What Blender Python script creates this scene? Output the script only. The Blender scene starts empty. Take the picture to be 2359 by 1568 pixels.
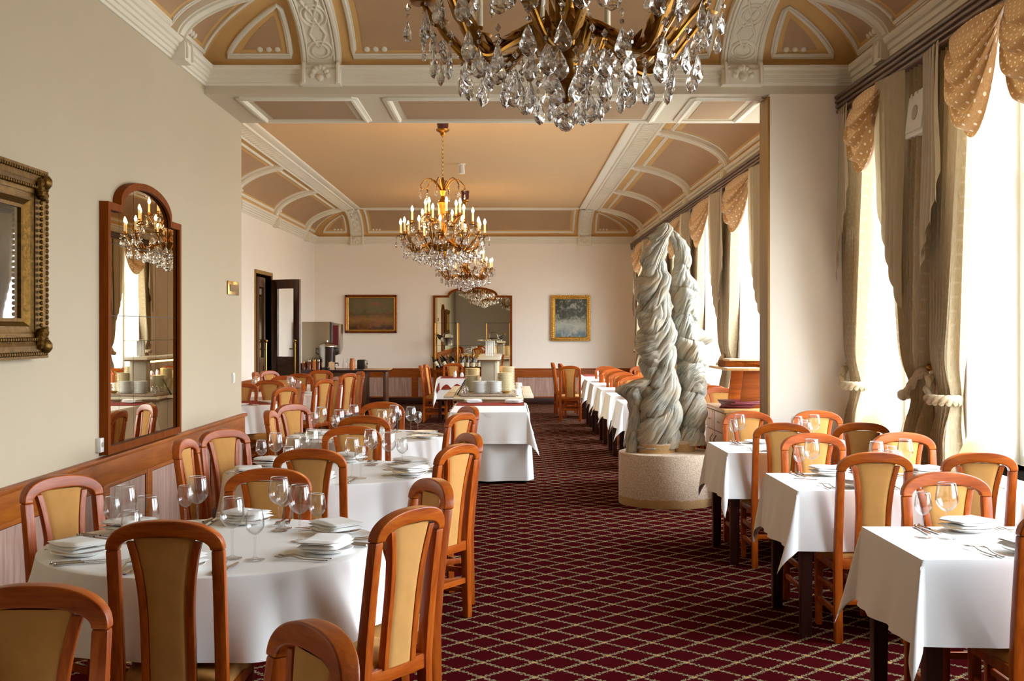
import bpy, bmesh, math, random
from mathutils import Vector, Matrix, noise
PI = math.pi
R = math.radians
random.seed(7)

# ------------------------------------------------------------------ camera
scene = bpy.context.scene
COL = scene.collection
cam_d = bpy.data.cameras.new('camera')
cam = bpy.data.objects.new('camera', cam_d)
COL.objects.link(cam)
cam.location = (0, 0, 1.6)
cam.rotation_euler = (PI / 2, 0, 0)
cam_d.sensor_width = 36
cam_d.lens = 36 * 2750 / 2359
cam_d.shift_x = (1179.5 - 1172) / 2359
cam_d.shift_y = -(784 - 761) / 2359
cam_d.clip_start = .05
scene.camera = cam

# ------------------------------------------------------------------ world, light, exposure
SKY = 28.0
BULB = 80.0
EXPOSURE = 0.58
w = bpy.data.worlds.new('overcast_sky')
scene.world = w
w.use_nodes = True
bg = w.node_tree.nodes['Background']
bg.inputs[1].default_value = SKY
# overcast sky: (1 + 2 sin elevation) / 3 above the horizon, dull street below it
_t = w.node_tree
_g = _t.nodes.new('ShaderNodeTexCoord')
_s = _t.nodes.new('ShaderNodeSeparateXYZ')
_t.links.new(_g.outputs['Generated'], _s.inputs[0])
_r = _t.nodes.new('ShaderNodeValToRGB')
_t.links.new(_s.outputs[2], _r.inputs[0])
_m = _t.nodes.new('ShaderNodeMapRange')
_m.inputs['From Min'].default_value = -1
_t.links.new(_s.outputs[2], _m.inputs[0])
_t.links.new(_m.outputs[0], _r.inputs[0])
_e = _r.color_ramp.elements
_e[0].position, _e[0].color = 0, (.17, .17, .165, 1)
_e[1].position, _e[1].color = 1, (.79, .92, 1.08, 1)
for _p, _c in ((.495, (.19, .19, .185, 1)), (.505, (.32, .33, .34, 1))):
    _n = _e.new(_p)
    _n.color = _c
_t.links.new(_r.outputs[0], bg.inputs[0])
scene.view_settings.view_transform = 'Standard'
scene.view_settings.look = 'None'
scene.view_settings.gamma = 1
scene.view_settings.use_curve_mapping = False
scene.view_settings.exposure = EXPOSURE
cy = scene.cycles
cy.use_denoising = True
try:
    cy.denoiser = 'OPENIMAGEDENOISE'
    cy.denoising_input_passes = 'RGB_ALBEDO_NORMAL'
except Exception:
    pass
cy.use_adaptive_sampling = True
cy.adaptive_threshold = .035
cy.max_bounces = 9
cy.diffuse_bounces = 5
cy.glossy_bounces = 5
cy.transmission_bounces = 8
cy.transparent_max_bounces = 24
cy.caustics_reflective = False
cy.caustics_refractive = False
cy.sample_clamp_indirect = 6
cy.use_light_tree = True

# window openings in the street wall: (near y, far y)
FRONT_WIN = [(2.9, 4.7), (5.3, 7.3), (8.0, 9.42)]
BACK_WIN = [(10.1, 11.9), (12.6, 14.45), (15.15, 17.0), (17.7, 19.55), (20.25, 22.1), (22.8, 24.65)]
WIN_Z = (.78, 3.28)
XR = 2.80          # street wall, room face
XRO = 3.22         # its outer face
for a, b in FRONT_WIN + BACK_WIN:      # sky portals: they only guide the sampling of the sky
    ld = bpy.data.lights.new('sky_portal', 'AREA')
    ld.shape = 'RECTANGLE'
    ld.size = WIN_Z[1] - WIN_Z[0]
    ld.size_y = b - a
    ld.cycles.is_portal = True
    lo = bpy.data.objects.new('sky_portal', ld)
    COL.objects.link(lo)
    lo.location = (XRO + .02, (a + b) / 2, sum(WIN_Z) / 2)
    lo.rotation_euler = (0, PI / 2, 0)

# ------------------------------------------------------------------ materials
def lin(h):
    h = h.lstrip('#')
    c = [int(h[i:i + 2], 16) / 255 for i in (0, 2, 4)]
    return tuple((x / 12.92 if x <= .04045 else ((x + .055) / 1.055) ** 2.4) for x in c) + (1,)

class N:
    """small node-tree helper"""
    def __init__(s, name):
        s.m = bpy.data.materials.new(name)
        s.m.use_nodes = True
        s.t = s.m.node_tree
        s.b = s.t.nodes['Principled BSDF']
        s.out = s.t.nodes['Material Output']
    def n(s, typ, **kw):
        nd = s.t.nodes.new(typ)
        for k, v in kw.items():
            if k.startswith('i_'):
                key = k[2:]
                key = int(key) if key.isdigit() else key.replace('_', ' ')
                nd.inputs[key].default_value = v
            else:
                setattr(nd, k, v)
        return nd
    def l(s, a, b):
        s.t.links.new(a, b)
    def math(s, op, a, b=None, c=None):
        nd = s.n('ShaderNodeMath', operation=op)
        for i, v in enumerate((a, b, c)):
            if v is None:
                continue
            if isinstance(v, (int, float)):
                nd.inputs[i].default_value = v
            else:
                s.l(v, nd.inputs[i])
        return nd.outputs[0]
    def mix(s, f, a, b):
        nd = s.n('ShaderNodeMix', data_type='RGBA')
        for i, v in ((0, f), (6, a), (7, b)):
            if isinstance(v, (int, float, tuple)):
                nd.inputs[i].default_value = v
            else:
                s.l(v, nd.inputs[i])
        return nd.outputs[2]
    def ramp(s, f, stops, interp='LINEAR'):
        nd = s.n('ShaderNodeValToRGB')
        cr = nd.color_ramp
        cr.interpolation = interp
        while len(cr.elements) < len(stops):
            cr.elements.new(.5)
        for e, (p, c) in zip(cr.elements, stops):
            e.position = p
            e.color = c if len(c) == 4 else tuple(c) + (1,)
        s.l(f, nd.inputs[0])
        return nd.outputs[0]
    def coord(s, kind='Object'):
        return s.n('ShaderNodeTexCoord').outputs[kind]
    def mapping(s, v, scale=(1, 1, 1), rot=(0, 0, 0), loc=(0, 0, 0)):
        nd = s.n('ShaderNodeMapping')
        nd.inputs['Scale'].default_value = scale
        nd.inputs['Rotation'].default_value = rot
        nd.inputs['Location'].default_value = loc
        s.l(v, nd.inputs[0])
        return nd.outputs[0]
    def noise(s, v, scale=5, detail=3, rough=.5, dist=0):
        nd = s.n('ShaderNodeTexNoise')
        nd.inputs['Scale'].default_value = scale
        nd.inputs['Detail'].default_value = detail
        nd.inputs['Roughness'].default_value = rough
        nd.inputs['Distortion'].default_value = dist
        s.l(v, nd.inputs['Vector'])
        return nd.outputs[0]
    def bump(s, h, strength=.2, dist=.01):
        nd = s.n('ShaderNodeBump')
        nd.inputs['Strength'].default_value = strength
        nd.inputs['Distance'].default_value = dist
        s.l(h, nd.inputs['Height'])
        s.l(nd.outputs[0], s.b.inputs['Normal'])
    def base(s, c):
        if isinstance(c, tuple):
            s.b.inputs['Base Color'].default_value = c
        else:
            s.l(c, s.b.inputs['Base Color'])

def simple(name, col, rough=.6, metal=0, spec=.5, bump=0, bscale=60, var=0, vscale=3, coat=0):
    n = N(name)
    c = lin(col)
    n.b.inputs['Roughness'].default_value = rough
    n.b.inputs['Metallic'].default_value = metal
    n.b.inputs['Specular IOR Level'].default_value = spec
    n.b.inputs['Coat Weight'].default_value = coat
    co = n.coord()
    if var:
        f = n.noise(co, vscale, 4, .6)
        d = tuple(max(0, x * (1 - var)) for x in c[:3]) + (1,)
        u = tuple(min(1, x * (1 + var)) for x in c[:3]) + (1,)
        n.base(n.ramp(f, [(.3, d), (.7, u)]))
    else:
        f = n.noise(co, 2.5, 2, .5)
        n.base(n.ramp(f, [(.2, tuple(x * .97 for x in c[:3]) + (1,)), (.8, c)]))
    if bump:
        n.bump(n.noise(co, bscale, 4, .6), bump, .004)
    return n.m

def wood(name, dark, mid, light, rough=.32, scale=9, axis=2, coat=.25, spec=.5):
    n = N(name)
    sc = [1.0, 1.0, 1.0]
    sc[axis] = .09
    v = n.mapping(n.coord(), tuple(s * scale for s in sc))
    f = n.noise(v, 3.2, 6, .62, .6)
    g = n.noise(v, 14, 3, .6, .2)
    f2 = n.math('ADD', n.math('MULTIPLY', f, .75), n.math('MULTIPLY', g, .25))
    n.base(n.ramp(f2, [(.3, lin(dark)), (.5, lin(mid)), (.72, lin(light))]))
    n.b.inputs['Roughness'].default_value = rough
    n.b.inputs['Coat Weight'].default_value = coat
    n.b.inputs['Coat Roughness'].default_value = .2
    n.b.inputs['Specular IOR Level'].default_value = spec
    n.bump(f2, .06, .003)
    return n.m

M = {}
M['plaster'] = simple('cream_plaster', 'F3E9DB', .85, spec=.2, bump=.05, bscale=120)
M['plaster_dim'] = simple('dimmed_plaster', 'BFB198', .85, spec=.2, bump=.05, bscale=120)  # cream plaster darkened for the near wall: its dimmer light put into the colour
M['reveal'] = simple('white_reveal_paint', 'F2EEE2', .8, spec=.2)
M['white'] = simple('white_stucco', 'E6DFCD', .75, spec=.2, bump=.06, bscale=70)
M['tan'] = simple('tan_cove_paint', 'D2A86C', .85, spec=.2, var=.04)
M['mauve'] = simple('rose_brown_panel_paint', 'B4926F', .85, spec=.2, var=.04)
M['ceil'] = simple('apricot_ceiling_paint', 'D0AC80', .85, spec=.2)
M['soffit'] = simple('grey_beige_paint', 'CFC3AC', .85, spec=.2)
M['soffit_panel'] = simple('taupe_panel_paint', 'A88B6C', .85, spec=.2)
M['cherry'] = wood('cherry_wood', '742C05', '9F470B', 'BC6519', .34, 10, 2, .06, .3)
M['cherry_h'] = wood('cherry_wood_rail', '742C05', '9F470B', 'BC6519', .34, 10, 0, .06, .3)
M['wains'] = wood('wainscot_wood', '78380A', '985010', 'AE641C', .45, 8, 1, .0, .25)
M['wains_x'] = wood('wainscot_wood_cross', '70340A', '92480F', 'A65C1A', .45, 8, 0, .0, .25)
M['mauve_wood'] = wood('limed_panel_veneer', '8C6A5C', 'AB8878', 'C5A797', .5, 7, 2, 0)
M['dark_wood'] = wood('dark_table_wood', '1C0A06', '2E1008', '401A0E', .35, 9, 2, .2)
M['pelmet'] = wood('dark_pelmet_wood', '3A2416', '55382A', '6C4A36', .4, 6, 1, .1)
M['maple'] = wood('maple_cabinet', 'B07C42', 'C8965A', 'DBAE74', .4, 5, 2, .1)
M['door_wood'] = wood('dark_door_wood', '3A1E10', '50301A', '664024', .4, 6, 2, .1)
M['strip'] = wood('ochre_trim_wood', '7C5618', '93691F', 'A67A2C', .5, 4, 2, 0)
M['mirror_frame'] = wood('mirror_frame_wood', '602A06', '743608', '864410', .6, 7, 2, .0, .05)
M['beige'] = simple('beige_upholstery', 'BE8A4C', .85, spec=.15, bump=.12, bscale=260, var=.06, vscale=18)
M['cloth'] = simple('white_linen', 'F2F0EC', .8, spec=.15, bump=.05, bscale=220)
M['napkin'] = simple('white_napkin_cotton', 'F4F2EE', .85, spec=.1, bump=.08, bscale=160)
M['maroon_cloth'] = simple('maroon_runner_cloth', '8A3526', .85, spec=.1, bump=.08, bscale=200, var=.08)
M['china'] = simple('white_china', 'F1F0EC', .18, spec=.5)
M['china_cream'] = simple('cream_china', 'EEE3C4', .2, spec=.5)
M['steel'] = simple('polished_steel', 'B9B5AE', .22, metal=1)
M['steel_b'] = simple('brushed_steel', 'A79C88', .33, metal=1)
M['brass'] = simple('antique_brass', '96682A', .32, metal=1, var=.3, vscale=26)
M['brass_b'] = simple('bright_brass', 'C79A4A', .22, metal=1)
M['gilt'] = simple('old_gilt', '6A4C1C', .42, metal=.85, bump=.5, bscale=70, var=.4, vscale=40)
M['gilt_b'] = simple('bright_gilt', 'CFA04A', .36, metal=.8, bump=.5, bscale=60, var=.3, vscale=30)
M['gilt_r'] = simple('red_gilt', '8C4A1C', .4, metal=.7, bump=.3, bscale=50, var=.4, vscale=20)
M['dark_gilt'] = simple('dark_corner_gilt', '2C1610', .45, metal=.4, bump=.4, bscale=50)
M['candle'] = simple('ivory_candle_sleeve', 'EFE2BE', .55)
M['canopy'] = simple('maroon_turned_wood', '561A10', .35, coat=.3)
M['black'] = simple('black_plastic', '15120F', .4)
M['laminate'] = simple('cream_laminate', 'D8CDB4', .4)
M['grey_lam'] = simple('grey_beige_laminate', 'A79A86', .45)
M['edge_wood'] = simple('walnut_edge_band', '6B4A28', .45, var=.1)
M['white_metal'] = simple('white_enamel', 'E4E2DA', .4)
M['menu'] = simple('burgundy_leatherette', '6A1420', .5, bump=.2, bscale=90)
M['paper'] = simple('white_paper', 'EFE9DE', .9)
M['bottle'] = simple('dark_bottle_glass', '0D120C', .08, spec=.7)
M['label'] = simple('cream_paper_label', 'E2D6B4', .8)
M['foil'] = simple('gold_foil', 'C09A4C', .3, metal=.8)
M['rope'] = simple('twisted_beige_fabric', 'B9A482', .85, bump=.25, bscale=90, var=.12, vscale=14)
M['oak_box'] = simple('pale_wood_box', 'D9B48A', .6, var=.06)
M['orange'] = simple('orange_drink', 'C26A1C', .35)
M['brown_glass'] = simple('amber_preserve', '6A2A10', .15, spec=.6)

# carpet: maroon field with a leafy trellis
def carpet():
    n = N('maroon_trellis_carpet')
    co = n.coord()
    sx = n.n('ShaderNodeSeparateXYZ')
    wob = n.n('ShaderNodeTexNoise')
    wob.inputs['Scale'].default_value = 75
    wob.inputs['Detail'].default_value = 2
    n.l(co, wob.inputs['Vector'])
    sub = n.n('ShaderNodeVectorMath', operation='SUBTRACT')
    n.l(wob.outputs['Color'], sub.inputs[0])
    sub.inputs[1].default_value = (.5, .5, .5)
    scl = n.n('ShaderNodeVectorMath', operation='SCALE')
    n.l(sub.outputs[0], scl.inputs[0])
    scl.inputs['Scale'].default_value = 0.030
    add = n.n('ShaderNodeVectorMath', operation='ADD')
    n.l(co, add.inputs[0])
    n.l(scl.outputs[0], add.inputs[1])
    n.l(add.outputs[0], sx.inputs[0])
    P = .245
    u = n.math('DIVIDE', n.math('ADD', sx.outputs[0], sx.outputs[1]), P)
    v = n.math('DIVIDE', n.math('SUBTRACT', sx.outputs[0], sx.outputs[1]), P)
    du = n.math('PINGPONG', u, .5)      # 0 on the trellis line
    dv = n.math('PINGPONG', v, .5)
    def line(d, other):
        # the garland swells and thins along its run: leaflets
        k = n.math('MULTIPLY', n.math('ADD', n.math('SINE', n.math('MULTIPLY', other, 2 * PI * 6)), 1.0), .034)
        wd = n.math('ADD', k, .026)
        return n.math('LESS_THAN', d, wd)
    gaps = n.math('GREATER_THAN', n.noise(co, 95, 2, .6), .42)      # the garlands are broken up into leaves
    ln = n.math('MULTIPLY', n.math('MAXIMUM', line(du, v), line(dv, u)), gaps)
    node = n.math('LESS_THAN', n.math('ADD', du, dv), .115)
    core = n.math('LESS_THAN', n.math('ADD', du, dv), .06)
    speck = n.noise(co, 420, 2, .6)
    field = n.ramp(speck, [(.3, lin('260609')), (.7, lin('480C0F'))])
    leafn = n.noise(co, 150, 2, .6)
    leaf = n.ramp(leafn, [(.40, lin('3C1A14')), (.49, lin('74694C')), (.64, lin('A89A76'))])
    c = n.mix(ln, field, leaf)
    c = n.mix(node, c, n.ramp(leafn, [(.42, lin('4A2A18')), (.55, lin('9A8660')), (.68, lin('C6B084'))]))
    c = n.mix(core, c, lin('B4884C'))
    n.base(c)
    n.b.inputs['Roughness'].default_value = 1
    n.b.inputs['Specular IOR Level'].default_value = 0
    n.bump(speck, .5, .004)
    return n.m
M['carpet'] = carpet()

def thin_glass(name, tint=(1, 1, 1, 1), ior=1.45, edge_dark=1.0):
    n = N(name)
    t = n.t
    t.nodes.remove(n.b)
    tr = n.n('ShaderNodeBsdfTransparent')
    lw0 = n.n('ShaderNodeLayerWeight')
    edge = tuple(c * edge_dark for c in tint[:3]) + (1,)
    n.l(n.mix(n.math('POWER', lw0.outputs['Facing'], 3.0), tint, edge), tr.inputs[0])
    gl = n.n('ShaderNodeBsdfGlossy')
    gl.inputs['Roughness'].default_value = .015
    lw = n.n('ShaderNodeLayerWeight')       # Schlick reflectance, alike from both sides
    r0 = ((ior - 1) / (ior + 1)) ** 2
    fr = n.math('ADD', n.math('MULTIPLY', n.math('POWER', lw.outputs['Facing'], 3.5), 1 - r0), r0)
    mx = n.n('ShaderNodeMixShader')
    n.l(fr, mx.inputs[0])
    n.l(tr.outputs[0], mx.inputs[1])
    n.l(gl.outputs[0], mx.inputs[2])
    n.l(mx.outputs[0], n.out.inputs[0])
    return n.m
M['glass'] = thin_glass('clear_stemware_glass', (.985, .985, .98, 1), 1.66, .74)
M['rim_glint'] = simple('pale_rim_glint', 'D8D6D0', .1, spec=.8)  # opaque pale grey: the bright glint along the rim put into its colour
M['pane'] = thin_glass('window_glass', (.98, .99, .99, 1), 1.3)
M['shelf_glass'] = thin_glass('green_edged_shelf_glass', (.86, .92, .88, 1), 1.5)

def crystal():
    n = N('cut_crystal')
    t = n.t
    t.nodes.remove(n.b)
    g = n.n('ShaderNodeBsdfGlass')
    g.inputs['IOR'].default_value = 1.5
    g.inputs['Roughness'].default_value = 0
    g.inputs[0].default_value = (1, .99, .97, 1)
    gl = n.n('ShaderNodeBsdfGlossy')
    gl.inputs['Roughness'].default_value = .03
    tr = n.n('ShaderNodeBsdfTransparent')
    tr.inputs[0].default_value = (1, .98, .95, 1)
    m1 = n.n('ShaderNodeMixShader')
    m1.inputs[0].default_value = .12
    n.l(g.outputs[0], m1.inputs[1])
    n.l(tr.outputs[0], m1.inputs[2])
    m2 = n.n('ShaderNodeMixShader')
    m2.inputs[0].default_value = .27
    n.l(m1.outputs[0], m2.inputs[1])
    n.l(gl.outputs[0], m2.inputs[2])
    n.l(m2.outputs[0], n.out.inputs[0])
    return n.m
M['crystal'] = crystal()

def mirror_mat(name, col):
    n = N(name)
    n.base(lin(col))
    n.b.inputs['Metallic'].default_value = 1
    n.b.inputs['Roughness'].default_value = .0
    return n.m
M['mirror'] = mirror_mat('mirror_silvering', 'E6DEC8')

def emit(name, col, strength):
    n = N(name)
    n.base(lin(col))
    n.b.inputs['Emission Color'].default_value = lin(col)
    n.b.inputs['Emission Strength'].default_value = strength
    return n.m
M['bulb'] = emit('lit_candle_bulb', 'FFD08A', BULB)
M['bulb_off'] = simple('frosted_bulb', 'EDE6D4', .3)
M['under_light'] = emit('warm_shelf_tube', 'FFC864', 9)

def shade_mat():
    n = N('pleated_cream_lampshade')
    tl = n.n('ShaderNodeBsdfTranslucent')
    tl.inputs[0].default_value = lin('FFE49A')
    n.base(lin('FFEFC0'))
    n.b.inputs['Roughness'].default_value = .8
    mx = n.n('ShaderNodeMixShader')
    mx.inputs[0].default_value = .6
    n.l(n.b.outputs[0], mx.inputs[1])
    n.l(tl.outputs[0], mx.inputs[2])
    n.l(mx.outputs[0], n.out.inputs[0])
    return n.m
M['shade'] = shade_mat()
M['lamp_bulb'] = emit('table_lamp_bulb', 'FFDC90', 60)

def fabric(name, col, col2, dots=False, trans=.35):
    n = N(name)
    co = n.coord()
    f = n.noise(n.mapping(co, (40, 40, 4)), 3, 3, .6)
    c = n.ramp(f, [(.3, lin(col2)), (.7, lin(col))])
    if dots:
        at = n.n('ShaderNodeAttribute')
        at.attribute_name = 'weave'
        sp = n.n('ShaderNodeSeparateXYZ')
        n.l(at.outputs['Vector'], sp.inputs[0])
        P = .085
        a = n.math('DIVIDE', n.math('ADD', sp.outputs[0], sp.outputs[1]), P)
        b = n.math('DIVIDE', n.math('SUBTRACT', sp.outputs[0], sp.outputs[1]), P)
        da = n.math('PINGPONG', a, .5)
        db = n.math('PINGPONG', b, .5)
        r2 = n.math('ADD', n.math('MULTIPLY', da, da), n.math('MULTIPLY', db, db))
        dot = n.math('LESS_THAN', r2, .022)
        c = n.mix(n.math('MULTIPLY', dot, dots), c, lin('E4D4B8'))
    n.base(c)
    n.b.inputs['Roughness'].default_value = .6
    n.b.inputs['Sheen Weight'].default_value = .3
    n.b.inputs['Specular IOR Level'].default_value = .3
    tl = n.n('ShaderNodeBsdfTranslucent')
    n.l(c, tl.inputs[0]) if not isinstance(c, tuple) else None
    mx = n.n('ShaderNodeMixShader')
    mx.inputs[0].default_value = trans
    n.l(n.b.outputs[0], mx.inputs[1])
    n.l(tl.outputs[0], mx.inputs[2])
    n.l(mx.outputs[0], n.out.inputs[0])
    return n.m
M['curtain'] = fabric('taupe_satin_curtain', 'C6B290', 'B29E7A', .3, .34)
M['swag'] = fabric('spotted_bronze_swag', '9C7242', '885E30', .55, .22)
M['jabot'] = fabric('plain_taupe_lining', 'B8A480', 'A8946E', 0, .2)

def granite():
    n = N('speckled_granite')
    f = n.noise(n.coord(), 160, 3, .7)
    n.base(n.ramp(f, [(.35, lin('4A3A30')), (.5, lin('A88E78')), (.65, lin('D2C2AE'))]))
    n.b.inputs['Roughness'].default_value = .25
    return n.m
M['granite'] = granite()

def plinth_mat():
    n = N('pebbledash_plinth')
    co = n.coord()
    f = n.noise(co, 130, 3, .7)
    c = n.ramp(f, [(.32, lin('9A8068')), (.5, lin('CDB49A')), (.68, lin('E6D6C2'))])
    sp = n.n('ShaderNodeSeparateXYZ')
    n.l(co, sp.inputs[0])
    edge = n.math('ADD', sp.outputs[2], n.math('MULTIPLY', n.math('SUBTRACT', n.noise(co, 12, 3), .5), .04))
    foot_band = n.math('LESS_THAN', edge, .075)     # ochre band round the foot of the plinth
    c = n.mix(n.math('MULTIPLY', foot_band, .7), c, lin('B08234'))
    n.base(c)
    n.b.inputs['Roughness'].default_value = .95
    n.bump(f, .7, .006)
    return n.m
M['plinth'] = plinth_mat()

def bronze():
    n = N('verdigris_streaked_bronze')
    co = n.coord()
    at = n.n('ShaderNodeAttribute')
    at.attribute_name = 'flow'
    # streaks run with the folds (flow = coordinates along and across them)
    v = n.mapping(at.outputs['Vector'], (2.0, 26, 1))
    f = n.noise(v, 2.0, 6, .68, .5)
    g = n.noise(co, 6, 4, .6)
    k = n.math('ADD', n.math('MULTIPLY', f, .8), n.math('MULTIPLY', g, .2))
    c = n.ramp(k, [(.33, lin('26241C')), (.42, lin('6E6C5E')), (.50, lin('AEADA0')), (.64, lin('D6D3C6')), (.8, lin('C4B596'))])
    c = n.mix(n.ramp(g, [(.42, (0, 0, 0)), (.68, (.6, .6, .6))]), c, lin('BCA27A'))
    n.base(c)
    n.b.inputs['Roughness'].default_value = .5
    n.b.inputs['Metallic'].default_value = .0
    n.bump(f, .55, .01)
    return n.m
M['bronze'] = bronze()

def paint_landscape(name, sky, hor, mid, low, accent):
    n = N(name)
    co = n.coord('Generated')
    sp = n.n('ShaderNodeSeparateXYZ')
    n.l(co, sp.inputs[0])
    wob = n.math('MULTIPLY', n.math('SUBTRACT', n.noise(co, 5, 5, .6), .5), .45)
    h = n.math('ADD', sp.outputs[2], wob)
    c = n.ramp(h, [(.05, lin(low)), (.3, lin(mid)), (.52, lin(hor)), (.6, lin(sky)), (1, lin(sky))])
    f = n.noise(co, 7, 6, .65, 1.2)
    c = n.mix(n.ramp(f, [(.5, (0, 0, 0)), (.64, (.7, .7, .7))]), c, lin(accent))
    n.base(c)
    n.b.inputs['Roughness'].default_value = .3
    n.b.inputs['Coat Weight'].default_value = .3
    n.bump(f, .2, .004)
    return n.m
M['canvas_hills'] = paint_landscape('dark_landscape_oil', '5E5630', '4A3E20', '8A6020', '3A1A0E', '8E4A1E')
M['canvas_stage'] = paint_landscape('dark_green_blue_oil', '2A3224', '46543C', 'A8ACA0', '4E6A72', 'B4B0A2')
M['canvas_old'] = paint_landscape('brown_varnished_oil', '6A6046', '4E4A34', '3C3420', '4A2E18', '5A3A22')

# ------------------------------------------------------------------ mesh builder
class MB:
    def __init__(s):
        s.v, s.f = [], []
    def box(s, x0, x1, y0, y1, z0, z1):
        i = len(s.v)
        s.v += [(x, y, z) for z in (z0, z1) for y in (y0, y1) for x in (x0, x1)]
        s.f += [tuple(i + k for k in q) for q in ((0, 2, 3, 1), (4, 5, 7, 6), (0, 1, 5, 4), (2, 6, 7, 3), (0, 4, 6, 2), (1, 3, 7, 5))]
        return s
    def grid(s, fn, nu, nv, cu=False, cv=False):
        i = len(s.v)
        a, b = (nu if cu else nu + 1), (nv if cv else nv + 1)
        for p in range(a):
            for q in range(b):
                s.v.append(tuple(fn(p / nu, q / nv)))
        for p in range(nu):
            for q in range(nv):
                p1, q1 = (p + 1) % a, (q + 1) % b
                s.f.append((i + p * b + q, i + p1 * b + q, i + p1 * b + q1, i + p * b + q1))
        return s
    def lathe(s, prof, n=24, cx=0, cy=0, cz=0, flat=1.0):
        return s.grid(lambda u, t: (cx + prof[round(u * (len(prof) - 1))][0] * math.cos(2 * PI * t),
                                    cy + flat * prof[round(u * (len(prof) - 1))][0] * math.sin(2 * PI * t),
                                    cz + prof[round(u * (len(prof) - 1))][1]), len(prof) - 1, n, cv=True)
    def sweep(s, pts, sec, up=(0, 0, 1), closed=False, caps=True, scale=None):
        """sweep the closed section sec [(a, b)] along pts; a runs across, b along the lifted normal"""
        pts = [Vector(p) for p in pts]
        k, m = len(pts), len(sec)
        i = len(s.v)
        for j in range(k):
            if closed:
                t = pts[(j + 1) % k] - pts[j - 1]
            else:
                t = pts[min(j + 1, k - 1)] - pts[max(j - 1, 0)]
            t.normalize()
            nn = Vector(up[j]) if isinstance(up, list) else Vector(up)
            side = t.cross(nn)
            if side.length < 1e-6:
                side = t.cross(Vector((1, 0, .01)))
            side.normalize()
            nn = side.cross(t).normalized()
            sc = scale[j] if scale else 1
            # widen at sharp corners
            for a, b in sec:
                s.v.append(tuple(pts[j] + side * a * sc + nn * b * sc))
        for j in range(k if closed else k - 1):
            j1 = (j + 1) % k
            for q in range(m):
                q1 = (q + 1) % m
                s.f.append((i + j * m + q, i + j1 * m + q, i + j1 * m + q1, i + j * m + q1))
        if caps and not closed:
            s.f.append(tuple(i + q for q in range(m))[::-1])
            s.f.append(tuple(i + (k - 1) * m + q for q in range(m)))
        return s
    def tube(s, pts, r, n=8, closed=False, up=(0.13, .21, .97), scale=None):
        return s.sweep(pts, [(r * math.cos(2 * PI * a / n), r * math.sin(2 * PI * a / n)) for a in range(n)], up, closed, True, scale)
    def ball(s, c, r, nu=8, nv=12, sz=1):
        return s.grid(lambda u, t: (c[0] + r * math.sin(PI * u) * math.cos(2 * PI * t), c[1] + r * math.sin(PI * u) * math.sin(2 * PI * t),
                                    c[2] + r * sz * math.cos(PI * u)), nu, nv, cv=True)
    def prism(s, poly, axis, a, b):
        """polygon in the plane across axis (0: yz, 1: xz, 2: xy), extruded a..b"""
        i, m = len(s.v), len(poly)
        for w in (a, b):
            for p, q in poly:
                s.v.append((w, p, q) if axis == 0 else (p, w, q) if axis == 1 else (p, q, w))
        s.f.append(tuple(range(i + m - 1, i - 1, -1)))
        s.f.append(tuple(range(i + m, i + 2 * m)))
        for k in range(m):
            k1 = (k + 1) % m
            s.f.append((i + k, i + k1, i + m + k1, i + m + k))
        return s
    def mesh(s, name, smooth=True, bevel=0, angle=38, seg=2):
        me = bpy.data.meshes.new(name)
        me.from_pydata(s.v, [], s.f)
        bm = bmesh.new()
        bm.from_mesh(me)
        bmesh.ops.remove_doubles(bm, verts=bm.verts, dist=1e-5)
        bmesh.ops.recalc_face_normals(bm, faces=bm.faces)
        if bevel:
            ed = [e for e in bm.edges if len(e.link_faces) == 2 and e.calc_face_angle(0) > R(30)]
            bmesh.ops.bevel(bm, geom=ed, offset=bevel, segments=seg, affect='EDGES', profile=.6, clamp_overlap=True)
        bm.to_mesh(me)
        bm.free()
        if smooth:
            me.polygons.foreach_set('use_smooth', [True] * len(me.polygons))
            me.set_sharp_from_angle(angle=R(angle))
        return me
    def build(s, name, m, parent=None, **kw):
        me = s.mesh(name, **kw)
        return link(name, me, m, parent)

def link(name, me, m, parent=None):
    mm = M[m] if isinstance(m, str) else m
    if not me.materials:
        me.materials.append(mm)
    o = bpy.data.objects.new(name, me)
    COL.objects.link(o)
    if parent is not None:
        o.parent = parent
    return o

def tag(o, label, cat, group=None, kind=None):
    o['label'] = label
    o['category'] = cat
    if group:
        o['group'] = group
    if kind:
        o['kind'] = kind
    return o

def thing(name, label, cat, loc=(0, 0, 0), rz=0, group=None):
    o = bpy.data.objects.new(name, None)
    o.empty_display_size = .1
    COL.objects.link(o)
    o.location = loc
    o.rotation_euler = (0, 0, rz)
    return tag(o, label, cat, group)

def struct(o, label, cat):
    return tag(o, label, cat, kind='structure')

KIDS = {}
def copy_tree(o, parent=None):
    c = o.copy()
    COL.objects.link(c)
    c.parent = parent
    for ch in KIDS.setdefault(o.name, list(o.children)):
        copy_tree(ch, c)
    return c

class Kit:
    """prototype built once at the origin, then used or copied"""
    def __init__(s, root):
        s.root, s.used = root, False
    def put(s, loc, rz, label, group=None, rx=0, ry=0):
        if s.used:
            o = copy_tree(s.root)
        else:
            KIDS[s.root.name] = list(s.root.children)
            for ch in s.root.children:
                KIDS[ch.name] = list(ch.children)
            o = s.root
            s.used = True
        o.location = loc
        o.rotation_euler = (rx, ry, rz)
        o['label'] = label
        if group:
            o['group'] = group
        return o

# ------------------------------------------------------------------ the room shell
XL = -2.45         # near room, inner wall
XLB = -4.23        # far room, inner wall (set back)
YB = 26.0          # far end wall
Y0 = -3.2          # end wall behind the camera
BM0, BM1 = 9.6, 10.94      # downstand beam between the two rooms
ZS = 3.50          # beam soffit
ZC = 4.157         # flat ceiling
PX = 2.088          # free edge of the stub pier
ZTOP = 4.45

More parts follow.
